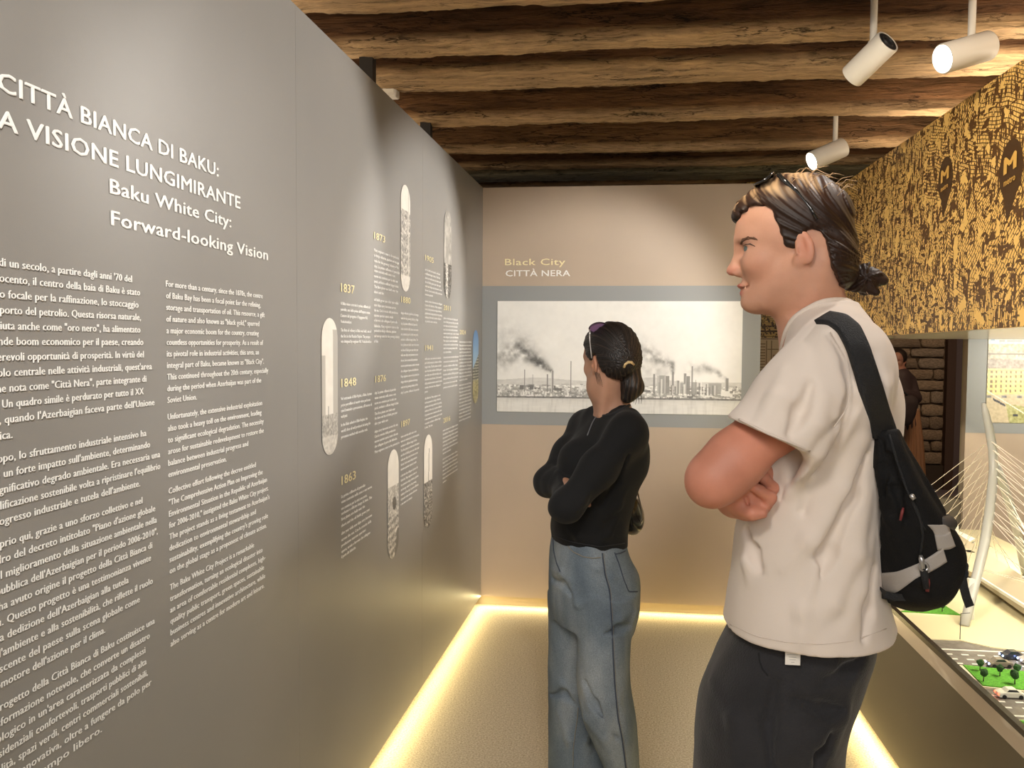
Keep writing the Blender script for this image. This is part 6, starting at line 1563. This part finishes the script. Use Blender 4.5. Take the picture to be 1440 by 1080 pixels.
# black long sleeved top
M_BLK = mat('black_jersey', (.0060, .0063, .0070), .85, bump=.15, bscale=500, sheen=.04, spec=.25)
s = Body()
s.loft([wsec(761, 777, 881, .137), wsec(740, 775, 882, .135), wsec(705, 781, 889, .14), wsec(680, 786, 897, .15), wsec(655, 790, 909, .165), wsec(630, 798, 911, .170), wsec(605, 810, 905, .165), wsec(590, 822, 897, .13), wsec(578, 836, 888, .085), wsec(570, 842, 882, .062)], RW, .02)
s.ell(P(806, 648, 2.50), (.045, .05, .055), None, .07)
s.chain([np.array(P(884, 592, 2.46)), wsL, wsL+(weL-wsL)*.5, weL], [.040, .048, .046, .043], .045)
s.chain([weL, weL+(wwL-weL)*.8], [.044, .032], .02); s.ell(weL+np.array((-.018, 0, -.008)), (.034, .035, .034), None, .03)
s.chain([np.array(P(838, 590, 2.62)), wsR, wsR+(weR-wsR)*.5, weR], [.045, .050, .046, .040], .03)
s.ell(weR+np.array((-.012, 0, 0)), (.034, .04, .038), None, .03)
s.chain([weR, weR+(wwR-weR)*.25, weR+(wwR-weR)*.42], [.042, .038, .032], .02)
s.cone(Wf(-.03, 0, -.06), np.array(P(862, 578, YW)), .050, .057, .004, '-')
s0w = Body(); s0w.ops = list(s.ops)
for pts, r_, md in (([(884, 640), (868, 680), (845, 712)], .006, '-'), ([(880, 690), (870, 712), (852, 728)], .008, '+'), ([(830, 690), (822, 705), (812, 716)], .006, '+'), ([(868, 730), (856, 752), (840, 765)], .008, '+'), ([(800, 745), (812, 755), (830, 760)], .007, '+'), ([(775, 655), (785, 665), (790, 680)], .006, '+')):
    q, rs = fold(s0w, pts, r_, **kw); s.chain(q, rs, .016, md)
s.add(lambda p: .0012*nz3(p, 40, 6)+.0006*nz3(p, 90, 1), 0, 'd')
V, F = s.mesh((-.45, 2.15, .95), (.35, 2.95, 1.50), .0042); np_mesh('long_sleeved_top', V, F, M_BLK, wom)
M_RB = mat('black_rib', (.014, .014, .016), .8, bump=.3, bscale=500)
seam(s, [(840, 582), (848, 585), (860, 583), (872, 577), (885, 570)], .0045, M_RB, 'neck_rib', wom, 24, lift=.0, **kw)
seam(s, [(776, 752), (803, 762), (844, 769), (878, 764)], .0015, M_RB, 'hem_rib', wom, 24, lift=.001, **kw)
# her sunglasses
sg = tag(empty('sunglasses', Wf(.03, 0, .12)), 'purple tinted sunglasses resting on the dark haired woman\'s head', 'sunglasses')
M_PF = mat('pale_metal_arm', (.55, .52, .50), .25, metal=.6); M_PL = mat('purple_lens', (.30, .17, .33), .08, coat=1); M_PR = mat('dark_purple_frame', (.05, .03, .05), .3)
c0 = [np.array(P(*q, YW-.075)) for q in ((829, 463), (829.5, 480), (831, 494), (832.5, 504))]; MB().tube(c0, [.0022, .0018, .0018, .0026], 6).build('temple', M_PF, sg, smooth=True)
c1 = [p_+np.array(RHW[:, 1])*-.145 for p_ in c0]; MB().tube(c1, [.0022, .0018, .0018, .0026], 6).build('temple', M_PF, sg, smooth=True)
a = c0[0]; c = c1[0]
for k in range(2):
    ctr = a+(c-a)*(.27+.46*k)+np.array((0, 0, .006))+RHW[:, 0]*.012; uf = (c-a)/np.linalg.norm(c-a); uu = np.cross(uf, RHW[:, 0]); uu = uu/np.linalg.norm(uu)*(1 if True else -1); uu = (uu*.75+RHW[:, 0]*-.6); uu = uu/np.linalg.norm(uu)
    ring = [ctr+uf*.031*math.cos(t_)+uu*.019*math.sin(t_) for t_ in np.linspace(0, 2*PI, 23)]
    MB().tube(ring, .0021, 6, cap=False).build('lens_rim', M_PR, sg, smooth=True); MB().add([tuple(ctr)]+[tuple(q_) for q_ in ring[:-1]], [(0, i+1, (i+1) % 22+1) for i in range(22)]).build('lens', M_PL, sg)
# her handbag behind the hip and its thin strap
hbg = tag(empty('handbag', P(890, 720, 2.62)), 'small black crescent handbag hanging behind the woman in black', 'bag')
g = Body(); c = np.array(P(886, 722, 2.66)); g.ell(c, (.040, .09, .060), None, .02); g.ell(c+np.array((.012, 0, -.02)), (.030, .08, .042), None, .02); g.add(lambda p: .0012*nz3(p, 60, 3), 0, 'd')
V, F = g.mesh(c-np.array((.08, .12, .09)), c+np.array((.08, .12, .09)), .004); np_mesh('pouch', V, F, mat('black_glossy_leather', (.012, .012, .012), .22), hbg)
MB().tube([P(896, 690, 2.60), P(902, 715, 2.58), P(904, 728, 2.58), P(899, 741, 2.60), P(888, 747, 2.62)], .0022, 6).build('piping', mat('brown_piping', (.16, .12, .08), .4), hbg, smooth=True)
st_ = [hit(s0w, a_, c_, 2.1, 2.9)+np.array((0, -.004, 0)) for a_, c_ in ((838, 586), (833, 594), (829, 604), (826, 612))]
MB().tube([tuple(q_) for q_ in st_], .0018, 6).build('thin_strap', mat('grey_cord', (.12, .12, .13), .4), hbg, smooth=True)

# ================================================================ distant woman in the hall beyond
YP = 9.2
fp = tag(empty('person', (P(1272, 600, YP).x, YP, 0)), 'distant woman in dark jacket and long bronze skirt standing before the stone wall', 'person')
RP = axes(Vector((-.55, -.83, 0)))
def p3(px, py, d=0): return np.array(P(px, py, YP+d))
b = Body(); HP = p3(1263, 507); head_ops(b, HP, RP, .90)
b.chain([HP+np.array((0, .01, -.06)), p3(1264, 527)], [.05, .055], .03)
b.chain([p3(1264, 532), p3(1266, 570), p3(1268, 600)], [.12, .13, .14], .05)
b.chain([p3(1266, 600, -.06), p3(1266, 680, -.06)], [.07, .045], .03); b.chain([p3(1278, 600, .06), p3(1281, 680, .06)], [.07, .045], .03)
for sx, ex, wx, dy in ((1252, 1246, 1262, -.15), (1279, 1288, 1272, .0)):
    b.chain([p3(sx, 535, dy), p3(ex, 560, dy-.08), p3(wx, 556, -.28)], [.05, .04, .028], .03)
b.ell(p3(1266, 555, -.30), (.04, .03, .04), None, .02)
for k in range(4): b.chain([p3(1266+k*1.5, 553+k*2, -.31), p3(1271+k, 555+k*2, -.33)], [.011, .009], .004)
V, F = b.mesh(p3(1215, 700, -.6)*np.array((1, 1, 0)), p3(1330, 480, .5), .010); np_mesh('body', V, F, M_SKIN, fp, np.tile(np.array((.30, .15, .10)), (len(V), 1)))
h = Body(); h.ell(HP+np.array((0, .02, .04)), (.095, .095, .09), None, .02); h.ell(HP+np.array((.03, .05, -.02)), (.07, .06, .09), None, .03)
V, F = h.mesh(HP-.2, HP+.2, .008); np_mesh('hair', V, F, hair_mat('dark_hair_far', (.02, .012, .008), (.06, .03, .02)), fp, np.full((len(V), 3), .4))
s = Body(); s.chain([p3(1264, 533), p3(1266, 570), p3(1269, 596)], [.135, .155, .165], .05)
for sx, ex, wx, dy in ((1252, 1246, 1262, -.15), (1279, 1288, 1272, .0)): s.chain([p3(sx, 535, dy), p3(ex, 560, dy-.08), p3(wx, 556, -.27)], [.065, .055, .045], .03)
s.add(lambda p: .006*nz3(p, 18, 1), 0, 'd'); V, F = s.mesh(p3(1225, 612, -.5), p3(1310, 515, .4), .009); np_mesh('jacket', V, F, mat('dark_jacket', (.04, .022, .02), .7), fp)
s = Body(); s.loft([(.05, p3(1272, 660)[0]+.0, YP, .21, .20), (.6, p3(1270, 640)[0], YP, .18, .18), (.95, p3(1268, 600)[0], YP, .155, .15)], None, .02)
s.add(lambda p: .010*np.sin(np.arctan2(p[..., 1]-YP, p[..., 0]-p3(1270, 600)[0])*22), 0, 'd'); V, F = s.mesh((p3(1268, 600)[0]-.3, YP-.3, .03), (p3(1268, 600)[0]+.3, YP+.3, 1.0), .009); np_mesh('pleated_skirt', V, F, mat('bronze_satin', (.30, .15, .07), .4), fp)
for dx in (-.06, .1):
    s = Body(); c = (p3(1270, 600)[0]+dx, YP-.1, .04); s.cone(c, (c[0]-.06, c[1]-.14, .03), .045, .035, .02); s.add(lambda p: .003-p[..., 2], .002, '&'); V, F = s.mesh((c[0]-.2, c[1]-.3, -.02), (c[0]+.12, c[1]+.1, .12), .009); np_mesh('shoe', V, F, M_WEB, fp)
dg = tag(empty('handbag', p3(1274, 575, -.36)), 'dark slouchy bag held by the distant woman in the hall', 'bag')
s = Body(); s.ell(p3(1275, 578, -.36), (.09, .06, .15), None, .03); s.ell(p3(1280, 566, -.36), (.08, .05, .08), None, .03); s.add(lambda p: .006*nz3(p, 30, 5), 0, 'd'); V, F = s.mesh(p3(1275, 578, -.36)-.22, p3(1275, 578, -.36)+.25, .009); np_mesh('pouch', V, F, mat('dark_suede', (.03, .018, .016), .8), dg)
MB().tube([p3(1270, 566, -.36), p3(1266, 556, -.34), p3(1272, 552, -.36), p3(1280, 560, -.36)], .012, 8).build('handle', M_WEB, dg, smooth=True)
